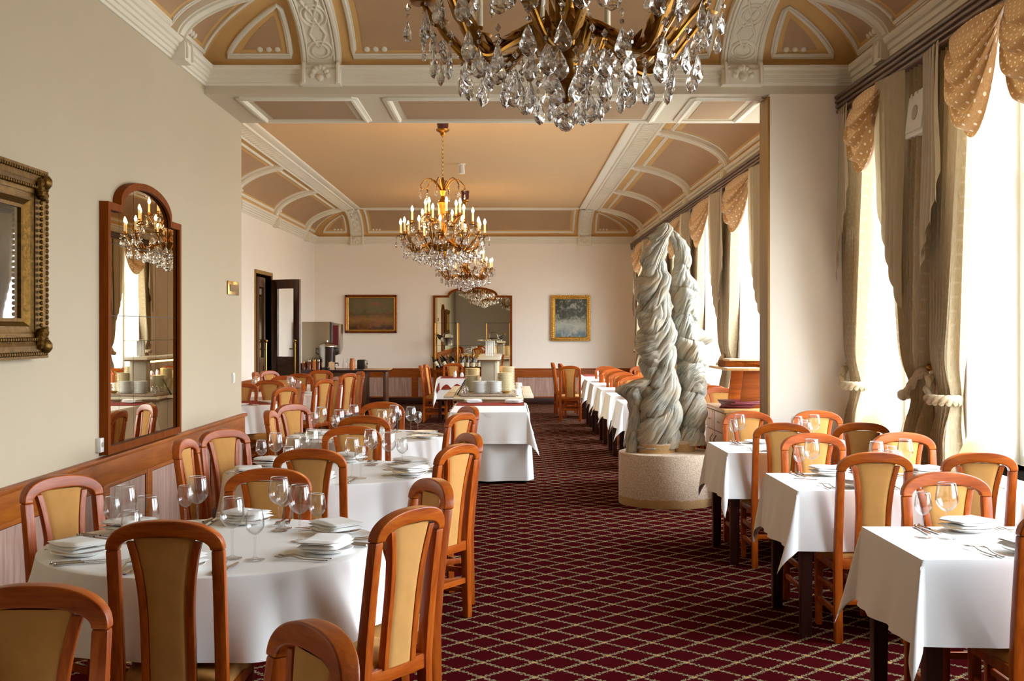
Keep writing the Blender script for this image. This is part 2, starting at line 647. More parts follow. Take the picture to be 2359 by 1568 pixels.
fl = MB().box(XLB - .3, XRO, Y0 - .2, YB + .2, -.12, 0).build('floor', 'carpet', smooth=False)
struct(fl, 'maroon carpet with a beige trellis pattern', 'floor')
wl = MB().box(XL - .3, XL, Y0, BM1, 0, ZTOP).build('wall_left', 'plaster_dim', smooth=False)
struct(wl, 'cream plaster wall with mirror and gilt-framed painting', 'wall')
DOOR = (19.9, 21.25, 2.56)
w2 = MB()
w2.box(XLB - .3, XLB, BM1 - .3, DOOR[0], 0, ZTOP).box(XLB - .3, XLB, DOOR[1], YB, 0, ZTOP).box(XLB - .3, XLB, DOOR[0], DOOR[1], DOOR[2], ZTOP)
w2.box(XLB, XL - .3, BM1 - .3, BM1, 0, ZTOP)
w2 = w2.build('wall_left_recess', 'plaster', smooth=False)
struct(w2, 'cream plaster wall around the dark double door', 'wall')
wb = MB().box(XLB - .3, XRO, YB, YB + .25, 0, ZTOP).build('wall_back', 'plaster', smooth=False)
struct(wb, 'cream end wall hung with two paintings and a mirror', 'wall')
wf = MB().box(XL - .3, XRO, Y0 - .25, Y0, 0, ZTOP).build('wall_front', 'plaster', smooth=False)
struct(wf, 'cream plaster wall closing the dining room', 'wall')
def street_wall():
    m = MB()
    ys = Y0
    for a, b in FRONT_WIN + BACK_WIN:
        m.box(XR, XRO, ys, a, 0, ZTOP)
        m.box(XR, XRO, a, b, 0, WIN_Z[0]).box(XR, XRO, a, b, WIN_Z[1], ZTOP)
        ys = b
    m.box(XR, XRO, ys, YB, 0, ZTOP)
    return m
wr = street_wall().build('wall_right', 'plaster', smooth=False)
struct(wr, 'cream window wall with deep reveals', 'wall')
pier = MB().box(PX + .012, XR, BM0, BM0 + .30, 0, ZS).build('wall_pier', 'plaster', smooth=False)
struct(pier, 'cream stub wall carrying the ceiling beam', 'wall')
tr = MB().box(PX - .006, PX + .012, BM0 - .004, BM0 + .305, 0, ZS - .02).build('trim_1', 'strip', smooth=False)
struct(tr, 'ochre brown vertical trim on the pier edge', 'trim')

# windows: frame, mullions, panes, sill
for k, (a, b) in enumerate(FRONT_WIN + BACK_WIN):
    z0, z1 = WIN_Z
    f = MB()
    xw = XRO - .10
    t = .06
    f.box(xw, xw + .07, a, a + t, z0, z1).box(xw, xw + .07, b - t, b, z0, z1)
    f.box(xw, xw + .07, a + t, b - t, z0, z0 + t).box(xw, xw + .07, a + t, b - t, z1 - t, z1)
    mid = (a + b) / 2
    f.box(xw, xw + .07, mid - .04, mid + .04, z0 + t, z1 - t)
    zt = z0 + (z1 - z0) * .7
    f.box(xw, xw + .07, a + t, mid - .04, zt - .035, zt + .035).box(xw, xw + .07, mid + .04, b - t, zt - .035, zt + .035)
    o = f.build(f'window_{k + 1}', 'reveal', smooth=False)
    struct(o, f'tall white casement window {"in the near dining room" if k < 3 else "in the far dining room"}, number {k + 1 if k < 3 else k - 2} from the near end', 'window')
    for ya, yb in ((a + t, mid - .04), (mid + .04, b - t)):
        for za, zb in ((z0 + t, zt - .035), (zt + .035, z1 - t)):
            MB().box(xw + .03, xw + .034, ya, yb, za, zb).build('pane', 'pane', o, smooth=False)
    MB().box(XR - .03, xw, a - .03, b + .03, z0 - .035, z0).build('window_sill', 'reveal', o, bevel=.008)
    # painted lining of the reveal: jambs and head
    g = MB().box(XR, xw, a, a + .006, z0, z1).box(XR, xw, b - .006, b, z0, z1).box(XR, xw, a + .006, b - .006, z1 - .006, z1)
    g.build('reveal', 'reveal', o, smooth=False)

# ------------------------------------------------------------------ coved ceilings
class Cove:
    """elliptical cove over a rectangle; sides: L, Rr, B (far end)"""
    def __init__(s, x0, x1, y0, y1, z0, rl, rr, rb):
        s.x0, s.x1, s.y0, s.y1, s.z0 = x0, x1, y0, y1, z0
        s.h = ZC - z0
        s.r = {'L': rl, 'R': rr, 'B': rb}
    def o(s, side, th):
        return s.r[side] * (1 - math.cos(th))
    def P(s, side, u, th, lift=0):
        r = s.r[side]
        if th < 0:                      # run on down the wall
            o, z = (lift + .062 * min(1, -th / .06) if lift > 0 else 0), s.z0 + th * s.h
        else:
            n = Vector((s.h * math.cos(th), -r * math.sin(th))).normalized()
            o, z = s.o(side, th) + n[0] * lift, s.z0 + s.h * math.sin(th) + n[1] * lift
        if side == 'B':
            return Vector((u, s.y1 - o, z))
        if side == 'L':
            return Vector((s.x0 + o, u, z))
        return Vector((s.x1 - o, u, z))
    def Nn(s, side, th):
        r = s.r[side]
        n = Vector((s.h * math.cos(max(th, 0)), -r * math.sin(max(th, 0)))).normalized()
        if side == 'B':
            return Vector((0, -n[0], n[1]))
        return Vector((n[0] if side == 'L' else -n[0], 0, n[1]))
    def span(s, side, th):
        if side == 'B':
            return s.x0 + s.o('L', th), s.x1 - s.o('R', th)
        return s.y0, s.y1 - s.o('B', th)
    def surface(s, side):
        def fn(a, b):
            th = a * PI / 2
            u0, u1 = s.span(side, th)
            return s.P(side, u0 + (u1 - u0) * b, th)
        return MB().grid(fn, 18, 1)
    def strip(s, side, u0, u1, t0, t1, lift, steps=16):
        m = MB()
        def fn(a, b):
            th = t0 + (t1 - t0) * a
            # section goes up one flank, across, down the other
            q = [(u0, 0), (u0, lift), (u1, lift), (u1, 0)][round(b * 3)]
            return s.P(side, q[0], th, q[1])
        m.grid(fn, steps, 3)
        if t0 < 0:
            a = [s.P(side, u, t0, l) for u, l in ((u0, 0), (u0, lift), (u1, lift), (u1, 0))]
            i = len(m.v)
            m.v += [tuple(p) for p in a]
            m.f.append((i, i + 1, i + 2, i + 3))
        return m
    def moulding(s, m, side, path, w, e, closed=True):
        pts = [s.P(side, u, th, .001) for u, th in path]
        ups = [s.Nn(side, th) for u, th in path]
        sec = [(-w / 2, 0), (-w / 2, e * .55), (-w * .22, e * .6), (-w * .12, e), (w * .3, e), (w / 2, e * .7), (w / 2, 0)]
        m.sweep(pts, sec, ups, closed)
    def rect(s, side, u0, u1, t0, t1):
        p = []
        n = 10
        p += [(u0 + (u1 - u0) * i / 8, t0) for i in range(8)]
        p += [(u1, t0 + (t1 - t0) * i / n) for i in range(n)]
        p += [(u1 + (u0 - u1) * i / 8, t1) for i in range(8)]
        p += [(u0, t1 + (t0 - t1) * i / n) for i in range(n)]
        return p
    def patch(s, m, side, f0, f1, t0, t1, lift):
        m.grid(lambda a, b: s.P(side, f0(t0 + (t1 - t0) * a) * (1 - b) + f1(t0 + (t1 - t0) * a) * b, t0 + (t1 - t0) * a, lift), 12, 1)
    def rect_panel(s, side, u0, u1, t0, t1, par, w=.045, dots=0, ins=.07):
        m = MB()
        s.moulding(m, side, s.rect(side, u0, u1, t0, t1), w, .022)
        mo = m.build('panel_moulding', 'white', par)
        f = MB()
        dt = ins / (s.h + .3)
        s.patch(f, side, lambda t: u0 + ins, lambda t: u1 - ins, t0 + dt, t1 - dt, .003)
        f.build('cove_panel', 'mauve', par)
        if dots:
            s.pellets(mo, side, u0 + ins if dots > 0 else u1 - ins, t0 + dt * 1.15, dots)
        return mo
    def pellets(s, par, side, u, th, sgn):
        for k in range(3):
            c = s.P(side, u + sgn * (.035 + k * .07), th, .004)
            n = s.Nn(side, th)
            m = MB()
            e1 = n.orthogonal().normalized()
            e2 = n.cross(e1)
            m.grid(lambda a, b: c + (e1 * math.cos(2 * PI * b) + e2 * math.sin(2 * PI * b)) * .025 * math.cos(a * PI / 2) + n * .014 * math.sin(a * PI / 2), 3, 12, cv=True)
            m.build('pellet', 'white', par)
    def corner_panel(s, side, sgn, uc, uband, t0, par, t_hi=1.5, gap=.14, w=.045, dots=True):
        """curved triangle between a mitre and a straight edge. uc(th): the mitre, sgn: direction away from the corner"""
        def hyp(t):
            return uc(t) + sgn * gap
        # height where the mitre curve meets the straight edge
        ts = t0
        while ts < t_hi and (uband - hyp(ts)) * sgn > .03:
            ts += .01
        path = []
        n = 14
        path += [(hyp(t0) + (uband - hyp(t0)) * i / 6, t0) for i in range(6)]
        path += [(uband, t0 + (ts - t0) * i / n) for i in range(n)]
        path += [(hyp(ts + (t0 - ts) * i / n), ts + (t0 - ts) * i / n) for i in range(n)]
        m = MB()
        s.moulding(m, side, path, w, .022)
        mo = m.build('panel_moulding', 'white', par)
        ins = .065
        f = MB()
        te = ts
        while te > t0 and (uband - sgn * ins - hyp(te) - sgn * ins * 1.5) * sgn < 0:
            te -= .01
        if te > t0 + .1:
            s.patch(f, side, lambda t: hyp(t) + sgn * ins * 1.5, lambda t: uband - sgn * ins, t0 + .1, te, .003)
            f.build('cove_panel', 'mauve', par)
        if dots:
            s.pellets(mo, side, uband - sgn * ins, t0 + .105, -sgn)

def cornice(name, pts, z0, z1, inward, par, mat='white'):
    """stepped moulding along a straight wall run, built as a closed profile (out, z)"""
    h = z1 - z0
    prof = [(0, z0), (.015, z0), (.02, z0 + .12 * h), (.035, z0 + .14 * h), (.035, z0 + .34 * h), (.05, z0 + .36 * h), (.05, z0 + .54 * h),
            (.066, z0 + .57 * h), (.066, z0 + .74 * h), (.085, z0 + .78 * h), (.095, z0 + .86 * h), (.095, z1), (0, z1)]
    m = MB()
    (xa, ya), (xb, yb) = pts
    i = len(m.v)
    for (x, y) in ((xa, ya), (xb, yb)):
        for o, z in prof:
            m.v.append((x + inward[0] * o, y + inward[1] * o, z))
    k = len(prof)
    for q in range(k):
        q1 = (q + 1) % k
        m.f.append((q, q1, k + q1, k + q))
    m.f.append(tuple(range(k)))
    m.f.append(tuple(range(2 * k - 1, k - 1, -1)))
    return m.build(name, mat, par, angle=20)

# flat ceilings
zf, zb_ = 3.715, 3.64
cF = Cove(XL, XR, Y0, BM0, zf, 1.1, 1.12, 1.1)
cB = Cove(XLB, XR, BM1, YB, zb_, 1.08, 1.27, 1.15)
ceilF = MB().box(XL, XR, Y0, BM0, ZC, ZTOP).build('ceiling_near', 'ceil', smooth=False)
struct(ceilF, 'grey-beige coffered ceiling with white stucco mouldings over the near dining room', 'ceiling')
ceilB = MB().box(XLB, XR, BM1, YB, ZC, ZTOP).build('ceiling_far', 'ceil', smooth=False)
struct(ceilB, 'apricot coved ceiling with white stucco ribs over the far dining room', 'ceiling')
beam = MB().box(XL, XR, BM0, BM1, ZS, ZTOP).build('ceiling_beam', 'soffit', smooth=False)
struct(beam, 'panelled downstand beam between the two rooms', 'beam')
for cv, par in ((cF, ceilF), (cB, ceilB)):
    for sd in 'LRB':
        cv.surface(sd).build('cove', 'tan', par)

def ornament(cv, side, u0, u1, par):
    """stucco relief on a descending band: rings, lozenge, shell"""
    uc = (u0 + u1) / 2
    hw = (u1 - u0) / 2
    sec = [(-.011, 0), (-.008, .010), (0, .014), (.008, .010), (.011, 0)]
    L = .05
    def path(fn, n=28, closed=True):
        pts, ups = [], []
        for i in range(n):
            u, t = fn(i / n if closed else i / (n - 1))
            pts.append(cv.P(side, u, t, L))
            ups.append(cv.Nn(side, t))
        return pts, ups
    k = 1 / (cv.h + .12)
    m = MB()
    for tc in (.92, .33, 1.38):
        for rr in (.62, .40):
            p, q = path(lambda a: (uc + hw * rr * math.cos(2 * PI * a), tc + hw * rr * k * math.sin(2 * PI * a)))
            m.sweep(p, sec, q, True)
    loz = [(0, 1), (1, 0), (0, -1), (-1, 0), (0, 1)]
    for tc in (.62, 1.15):
        def rhomb(a):
            i = min(3, int(a * 4))
            f = a * 4 - i
            return (uc + hw * .40 * (loz[i][0] * (1 - f) + loz[i + 1][0] * f), tc + hw * .85 * k * (loz[i][1] * (1 - f) + loz[i + 1][1] * f))
        p, q = path(rhomb, 24)
        m.sweep(p, sec, q, True)
    for sg in (-1, 1):
        for off in (.66, .80):
            p, q = path(lambda a: (uc + sg * hw * off, -.05 + a * 1.57), 26, False)
            m.sweep(p, sec, q, False)
    m.build('relief', 'white', par)
    m = MB()
    for i in range(7):                      # fan of petals at the foot
        a = (i - 3) / 3 * 1.25
        m.ball(cv.P(side, uc + hw * .42 * math.sin(a), -.26 + .20 * math.cos(a), .05), .026, 6, 10)
    m.ball(cv.P(side, uc, -.24, .052), .030, 6, 10)
    m.build('shell', 'white', par)

def fretwork(cv, side, par, step, kind):
    m = MB()
    u = cv.y0 + .1
    while u < cv.y1 - cv.r['B'] - .1:
        if kind == 'bar':
            pts = [cv.P(side, u, t, .036) for t in (1.33, 1.40, 1.48)]
            m.sweep(pts, [(-.018, 0), (-.018, .014), (.018, .014), (.018, 0)], [cv.Nn(side, 1.4)] * 3)
        else:
            for sg in (-1, 1):
                pts = [cv.P(side, u + sg * .055 * math.sin(b * PI), 1.31 + .18 * b, .034) for b in (0, .3, .6, 1)]
                m.sweep(pts, [(-.014, 0), (0, .016), (.014, 0)], [cv.Nn(side, 1.4)] * 4)
        u += step
    o = m.build('frieze_ornament', 'white', par)
    o['kind'] = 'stuff'

TFR = 1.27     # lower edge of the frieze band (angle)
def dress(cv, par, ribs, bandsL, bandsR, rib_w, front):
    # friezes along the two long sides
    for sd in 'LR':
        cv.strip(sd, cv.y0, cv.y1 - cv.r['B'] + .18, TFR, PI / 2, .03).build('frieze', 'white', par)
        m = MB()
        for t in (TFR + .02, 1.5):
            pts = [(cv.y0, t), (cv.y1 - cv.r['B'] + (.12 if t < 1.4 else 0.05), t)]
            cv.moulding(m, sd, pts, .05, .05, False)
        m.build('frieze_moulding', 'white', par)
        fretwork(cv, sd, par, .11 if sd == 'R' else .15, 'bar' if sd == 'R' else 'leaf')
    # moulding round the flat ceiling
    xa, xb, yb = cv.x0 + cv.r['L'], cv.x1 - cv.r['R'], cv.y1 - cv.r['B']
    e = MB().box(xa - .05, xa + .06, cv.y0, yb, ZC - .035, ZC - .001).box(xb - .06, xb + .05, cv.y0, yb, ZC - .035, ZC - .001)
    e.box(xa + .06, xb - .06, yb - .05, yb + .05, ZC - .035, ZC - .001)
    e.build('ceiling_moulding', 'white', par, bevel=.01)
    # ribs and panels on the long sides
    for sd in 'LR':
        for i, y in enumerate(ribs):
            cv.strip(sd, y - rib_w / 2, y + rib_w / 2, -.36, TFR + .03, .05, 22).build('rib', 'white', par)
            m = MB()
            for q in (-.36, .36):
                pts = [(y + q * rib_w, -.32 + (TFR + .3) * k / 20) for k in range(21)]
                cv.moulding(m, sd, [(a, t) for a, t in pts], .022, .066, False)
            m.build('rib_moulding', 'white', par)
            if i:
                ya = ribs[i - 1] + rib_w / 2 + .07
                cv.rect_panel(sd, ya, y - rib_w / 2 - .07, .2, 1.15, par, dots=1)
        # corner triangle beyond the last rib
        y = ribs[-1] + rib_w / 2
        cv.corner_panel(sd, -1, lambda t: cv.y1 - cv.o('B', t), y + .05, .2, par, gap=.12)
    # descending bands and panels on the far end
    for (u0, u1) in (bandsL, bandsR):
        cv.strip('B', u0, u1, -.36, PI / 2, .05, 30).build('band', 'white', par)
        m = MB()
        for q in (u0 + .025, u1 - .025):
            cv.moulding(m, 'B', [(q, -.34 + 1.88 * k / 20) for k in range(21)], .04, .068, False)
        m.build('band_moulding', 'white', par)
        ornament(cv, 'B', u0, u1, par)
    cv.rect_panel('B', bandsL[1] + .1, bandsR[0] - .1, .2, 1.38 if not front else 1.3, par, dots=1)
    cv.corner_panel('B', 1, lambda t: cv.x0 + cv.o('L', t), bandsL[0] - .09, .2, par, gap=.18)
    cv.corner_panel('B', -1, lambda t: cv.x1 - cv.o('R', t), bandsR[1] + .09, .2, par, gap=.18)

dress(cF, ceilF, [-1.6, 1.4, 4.4, 8.72], (-1.66, -1.34), (1.70, 2.03), .20, True)
dress(cB, ceilB, [11.9, 15.1, 18.3, 21.5, 24.75], (-3.45, -3.15), (1.50, 1.80), .22, False)
# cornices
CW = [('trim_2', (XL, Y0), (XL, BM0), 3.565, zf, (1, 0)), ('trim_3', (XL, BM0), (XR, BM0), 3.565, zf, (0, -1)),
      ('trim_4', (XR, Y0), (XR, BM0), 3.50, zf, (-1, 0)), ('trim_5', (XLB, BM1), (XLB, YB), 3.48, zb_, (1, 0)),
      ('trim_6', (XLB, YB), (XR, YB), 3.48, zb_, (0, -1)), ('trim_7', (XR, BM1), (XR, YB), 3.48, zb_, (-1, 0))]
LB = {'trim_2': 'white stepped cornice above the mirror wall', 'trim_3': 'white stepped cornice across the beam',
      'trim_4': 'white cornice above the near window pelmet', 'trim_5': 'white cornice above the dark double door',
      'trim_6': 'white cornice along the far end wall', 'trim_7': 'white cornice above the far window pelmet'}
for nm, a, b, z0, z1, iw in CW:
    struct(cornice(nm, (a, b), z0, z1, iw, None), LB[nm], 'cornice')
# soffit panels under the beam
for x0, x1 in ((-2.2, -1.27), (-1.0, 1.28), (1.52, 2.72)):
    y0, y1 = BM0 + .14, BM1 - .14
    x1b = min(x1, PX - .03)
    m = MB()
    sec = [(-.035, 0), (-.035, .012), (-.012, .016), (0, .026), (.02, .026), (.035, .012), (.035, 0)]
    loop = [(x0, y0), (x1b, y0), (x1b, y1), (x0, y1)]
    pts = []
    for i in range(4):
        p, q = loop[i], loop[(i + 1) % 4]
        pts += [(p[0] + (q[0] - p[0]) * t, p[1] + (q[1] - p[1]) * t, ZS) for t in (.012, .33, .66, .988)]
    m.sweep(pts, sec, (0, 0, -1), True)
    m.build('soffit_moulding', 'white', beam)
    MB().box(x0 + .09, x1b - .09, y0 + .09, y1 - .09, ZS - .004, ZS).build('soffit_panel', 'soffit_panel', beam, smooth=False)

# ------------------------------------------------------------------ wainscot
def wainscot(name, label, axis, wallpos, sgn, a, b, top, first, step, woodm):
    """panelled dado; axis 1: runs along y on x = wallpos, axis 0: runs along x on y = wallpos; sgn: into the room"""
    root = thing(name, label, 'wainscot')
    root['kind'] = 'structure'
    def bx(m, u0, u1, o0, o1, z0, z1):
        p, q = sorted((wallpos + sgn * o0, wallpos + sgn * o1))
        if axis == 1:
            m.box(p, q, u0, u1, z0, z1)
        else:
            m.box(u0, u1, p, q, z0, z1)
        return m
    bx(MB(), a, b, 0, .012, .1, top - .02).build('backing', woodm, root, smooth=False)
    bx(MB(), a, b + (.03 if axis == 1 else 0), 0, .05, top - .028, top).build('cap', woodm, root, bevel=.008)
    bx(MB(), a, b, .012, .03, top - .17, top - .028).build('top_rail', woodm, root, bevel=.003)
    bx(MB(), a, b, 0, .03, 0, .14).build('baseboard', 'dark_wood', root, bevel=.004)
    u = first
    while u < b:
        u0, u1 = u + .05, u + step - .05
        u0, u1 = max(u0, a), min(u1, b - .02)
        if u1 - u0 > .08:
            bx(MB(), u0, u1, .012, .018, .14, top - .17).build('panel', 'mauve_wood', root, smooth=False)
            e = MB()
            for (p0, p1, z0, z1) in ((u0, u1, top - .195, top - .17), (u0, u1, .14, .165), (u0, u0 + .02, .165, top - .195), (u1 - .02, u1, .165, top - .195)):
                bx(e, p0, p1, .018, .028, z0, z1)
            e.build('bead', woodm, root, bevel=.003)
        bx(MB(), max(u - .05, a), min(u + .05, b), .012, .03, .14, top - .17).build('stile', woodm, root, bevel=.003)
        u += step
    return root
wainscot('wainscot', 'reddish wood dado with limed panels under the near mirror', 1, XL, 1, Y0, BM1, .842, -2.39, .87, 'wains')
wainscot('wainscot', 'reddish wood dado beside the dark double door', 1, XLB, 1, BM1, DOOR[0] - .08, .80, 11.2, .95, 'wains')
wainscot('wainscot', 'wood dado with limed panels along the far end wall', 0, YB, -1, XLB, XR, .78, -4.2, 1.08, 'wains_x')
m = MB().box(XL - .3, XL + .03, BM1, BM1 + .02, 0, .82)
m.build('trim_8', 'wains_x', bevel=.003)
struct(bpy.data.objects['trim_8'], 'wood end board closing the dado at the wall corner', 'trim')

# ------------------------------------------------------------------ door in the far inner wall
d1 = thing('door_1', 'dark wooden double door standing open in the far room', 'door', (XLB, 0, 0))
d1['kind'] = 'structure'
fr = MB().box(-.3, .02, DOOR[0] - .06, DOOR[0], 0, DOOR[2] + .06).box(-.3, .02, DOOR[1], DOOR[1] + .06, 0, DOOR[2] + .06).box(-.3, .02, DOOR[0], DOOR[1], DOOR[2], DOOR[2] + .06)
fr.build('door_frame', 'strip', d1, bevel=.005)
MB().box(-1.3, -1.28, DOOR[0] - 1, DOOR[1] + 1, 0, 3).build('passage_wall', 'plaster', d1, smooth=False)
MB().box(-1.3, -.3, DOOR[0] - 1, DOOR[1] + 1, 3, 3.05).box(-1.3, -.3, DOOR[0] - 1.02, DOOR[0] - 1, 0, 3).box(-1.3, -.3, DOOR[1] + 1, DOOR[1] + 1.02, 0, 3).build('passage_ceiling', 'plaster', d1, smooth=False)
MB().box(-1.3, -.3, DOOR[0] - 1, DOOR[1] + 1, -.1, 0).build('passage_floor', 'carpet', d1, smooth=False)
def leaf(hy, ang, sgn):
    lf = bpy.data.objects.new('door_leaf', None)
    COL.objects.link(lf)
    lf.parent = d1
    lf.location = (.02, hy, 0)
    lf.rotation_euler = (0, 0, ang)
    W, H = .62, 2.5
    m = MB()
    for x0, x1, z0, z1 in ((0, .13, .02, H), (W - .13, W, .02, H), (.13, W - .13, H - .16, H), (.13, W - .13, .02, .3), (.13, W - .13, 1.0, 1.14)):
        m.box(x0, x1, -.022, .022, z0, z1)
    m.build('leaf_frame', 'door_wood', lf, bevel=.004)
    MB().box(.13, W - .13, -.004, .004, 1.14, H - .16).build('leaf_glass', 'pane', lf, smooth=False)
    MB().box(.13, W - .13, -.012, .012, .3, 1.0).build('leaf_panel', 'door_wood', lf, smooth=False)
    h = MB()
    for s in (-1, 1):
        h.ball((W - .07, s * .05, 1.42), .032).tube([(W - .07, s * .05, .75), (W - .07, s * .05, 1.4)], .014)
        h.tube([(W - .07, s * .05, 1.28), (W - .19, s * .05, 1.28)], .012)
    h.build('pull_handle', 'brass_b', lf)
leaf(DOOR[1] - .01, R(-28), 1)
leaf(DOOR[0] + .02, R(90), -1)

# ------------------------------------------------------------------ pelmets
XP = 2.62          # face of the pelmet
def pelmet(label, a, b, z0, z1):
    h = (z1 - z0) / 4
    prof = [(XR - .004, z0)]
    for k in range(4):
        zc = z0 + h * (k + .5)
        for q in range(7):
            an = -PI / 2 + PI * q / 6
            prof.append((XP + .012 - .02 * math.cos(an) + (.012 * (3 - k) / 3), zc + h * .46 * math.sin(an)))
    prof.append((XR - .004, z1))
    o = MB().prism(prof, 1, a, b).build('pelmet', 'pelmet')
    return tag(o, label, 'pelmet')
pelmet('dark reeded wooden pelmet over the near room windows', Y0 + .02, BM0 - .02, 3.335, 3.485)
pelmet('dark reeded wooden pelmet over the far room windows', BM1 + .02, 25.75, 3.335, 3.478)

# ------------------------------------------------------------------ curtains, swags
def weave(o, nu, nv, lu, lv):
    """cloth coordinates in metres along and across the fabric"""
    me = o.data
    if len(me.vertices) != (nu + 1) * (nv + 1):
        return
    at = me.attributes.new('weave', 'FLOAT_VECTOR', 'POINT')
    at.data.foreach_set('vector', [c for p in range(nu + 1) for q in range(nv + 1) for c in (p / nu * lu, q / nv * lv, 0.0)])

def curtain(label, ya, yb, wall_y, jab=None, zt=3.335, group='tied-back curtains', jlabel=None):
    """panel hung from ya to yb at the top, gathered at tie height towards wall_y (the pier beside the window)"""
    root = thing('curtain', label, 'curtain', (0, 0, 0), 0, group)
    zb, zk = .03, 1.17
    n = 7
    ctr = (ya + yb) / 2
    wt = abs(yb - ya)
    out = 1 if wall_y > ctr else -1
    ph = random.random() * 6
    def shape(z):
        if z > zk:
            t = ((zt - z) / (zt - zk))
            k = t ** 1.8
            wd = wt * (1 - .62 * k)
        else:
            t = (zk - z) / (zk - zb)
            wd = wt * (.38 + .30 * math.sin(t * PI / 2))
            k = 1 - .35 * t
        c = ctr + out * (wt * .5 - wt * .19 - .02) * k * .85
        return c, wd
    def fn(u, s):
        z = zt + (zb - zt) * u
        c, wd = shape(z)
        g = 1 - .55 * math.exp(-((z - zk) / .18) ** 2)
        amp = (.056 + .012 * math.sin(3 * u + ph)) * g * (.8 + .5 * min(1, abs(z - zt)))
        a = 2 * PI * n * s + ph + .5 * math.sin(u * 4 + ph)
        fold = math.sin(a) + .35 * math.sin(2 * a + 1.3)
        x = XP + .085 - amp * fold
        y = c + (s - .5) * wd + .012 * math.cos(a) * g
        # curve the bundle round on itself at the tie
        pinch = math.exp(-((z - zk) / .15) ** 2)
        x += pinch * (.05 * (2 * s - 1) ** 2)
        return (min(x, XR - .01), y, z)
    weave(MB().grid(fn, 60, 98).build('drape', 'curtain', root, angle=80), 60, 98, 3.3, 1.5)
    # twisted tieback
    c, wd = shape(zk)
    m = MB()
    for st in (0, 1):
        pts = []
        for i in range(60):
            a = 2 * PI * i / 60
            tw = 2 * PI * 7 * i / 60 + st * PI
            cy_, cx_ = c + (wd * .5 + .035) * math.cos(a) * 1.0, XP + .085 + .085 * math.sin(a)
            lift = .16 * max(0, out * math.cos(a)) ** 2
            pts.append((cx_ + .012 * math.cos(tw), cy_, zk + lift + .016 * math.sin(tw)))
        m.tube(pts, .021, 7, True)
    m.build('tieback', 'rope', root)
    m = MB().tube([(XR - .005, c + out * (wd * .5 + .09), zk + .19), (XR - .06, c + out * (wd * .5 + .07), zk + .19)], .012)
    m.ball((XR - .065, c + out * (wd * .5 + .07), zk + .19), .026)
    m.build('tie_hook', 'brass', root)
    if jab:
        jabot(root, *jab)
    return root

def jabot(root, y_in, y_out, z_in, z_out, zt=3.335):
    """cascade of overlapping pleats; shortest at y_in, longest at y_out"""
    k = 5
    sg = 1 if y_out > y_in else -1
    w = abs(y_out - y_in)
    m = MB()
    for i in range(k):
        y0 = y_in + sg * w * i / k
        y1 = y0 + sg * w / k * 1.5
        za = z_in + (z_out - z_in) * (i / k) ** .8
        zb = z_in + (z_out - z_in) * ((i + 1.1) / k) ** .8
        x = XP - .006 - .010 * (k - i)
        def fn(u, s):
            zz = za + (zb - za) * s
            # zig-zag hem
            z = zt + (zz - zt) * u
            y = y0 + (y1 - y0) * s
            sw = .012 * math.sin(s * PI) + .008 * math.sin(u * 5 + i)
            return (x - sw * (.4 + u) + .03 * s * (1 - u * .3), y + sg * .02 * u * math.sin(i), z)
        m.grid(fn, 14, 8)
    m.build('jabot', 'jabot', root, angle=70)

def swag(label, ya, yb, drop, zt=3.335, group='spotted swags under the pelmets', seed=1):
    rnd = random.Random(seed)
    ph = rnd.random() * 6
    def fn(u, s):
        e = math.sin(PI * s) ** .75
        y = ya + (yb - ya) * s
        # lower edge pulls in a little
        y = (ya + yb) / 2 + (y - (ya + yb) / 2) * (1 - .16 * u * (1 - e * .6))
        z = zt - (.05 + (drop - .05) * e) * u ** .8 - .02 * (1 - e)
        fold = math.sin(2 * PI * 4.2 * u + ph + 1.5 * (s - .5)) + .4 * math.sin(2 * PI * 9 * u + 2 * s)
        x = XP - .005 - e * (.10 * math.sin(PI * min(1, u * .95)) + .04) - .030 * fold * e * min(1, 3 * u) - .02 * (1 - e)
        return (x, y, z)
    o = MB().grid(fn, 60, 40).build('swag', 'swag', angle=80)
    weave(o, 60, 40, drop * 1.7, 1.0)
    return tag(o, label, 'swag', group)

# near room, window beside the pier
curtain('taupe curtain tied back beside the pier, with a pleated tail', 8.98, 9.5, 9.56, (9.05, 9.5, 2.7, 2.0))
curtain('taupe curtain tied back below the white wall speaker, with a stepped tail', 7.78, 8.32, 7.6, (8.36, 7.98, 2.5, 1.75))
swag('spotted bronze swag at the window nearest the pier', 8.22, 9.02, .60, seed=2)
# next window towards the camera
curtain('taupe curtain tied back in front of the wide bright window, with a long tail', 7.02, 7.58, 7.66, (7.12, 7.56, 2.55, 1.95))
swag('large spotted swag below the pelmet at the wide bright window', 6.24, 7.04, .66, seed=5)
swag('spotted swag cut off by the picture edge beneath the pelmet', 5.40, 6.26, .66, seed=9)
curtain('taupe curtain at the near side of the wide bright window', 4.98, 5.45, 4.9)
# far room windows
WORD = ['nearest', 'second', 'third', 'fourth', 'fifth']
for k, (a, b) in enumerate(BACK_WIN[1:]):
    mid = (a + b) / 2
    curtain(f'tied-back curtain on the near side of the {WORD[k]} far-room window', a - .36, a + .14, a - .42, (a + .18, a - .2, 2.45, 1.75), group='far room curtains')
    curtain(f'tied-back curtain on the far side of the {WORD[k]} far-room window', b - .14, b + .36, b + .42, (b - .08, b + .34, 2.5, 1.9), group='far room curtains')
    swag(f'spotted bronze swag over the {WORD[k]} far-room window', a + .12, b - .12, .62, group='far room swags', seed=20 + k)

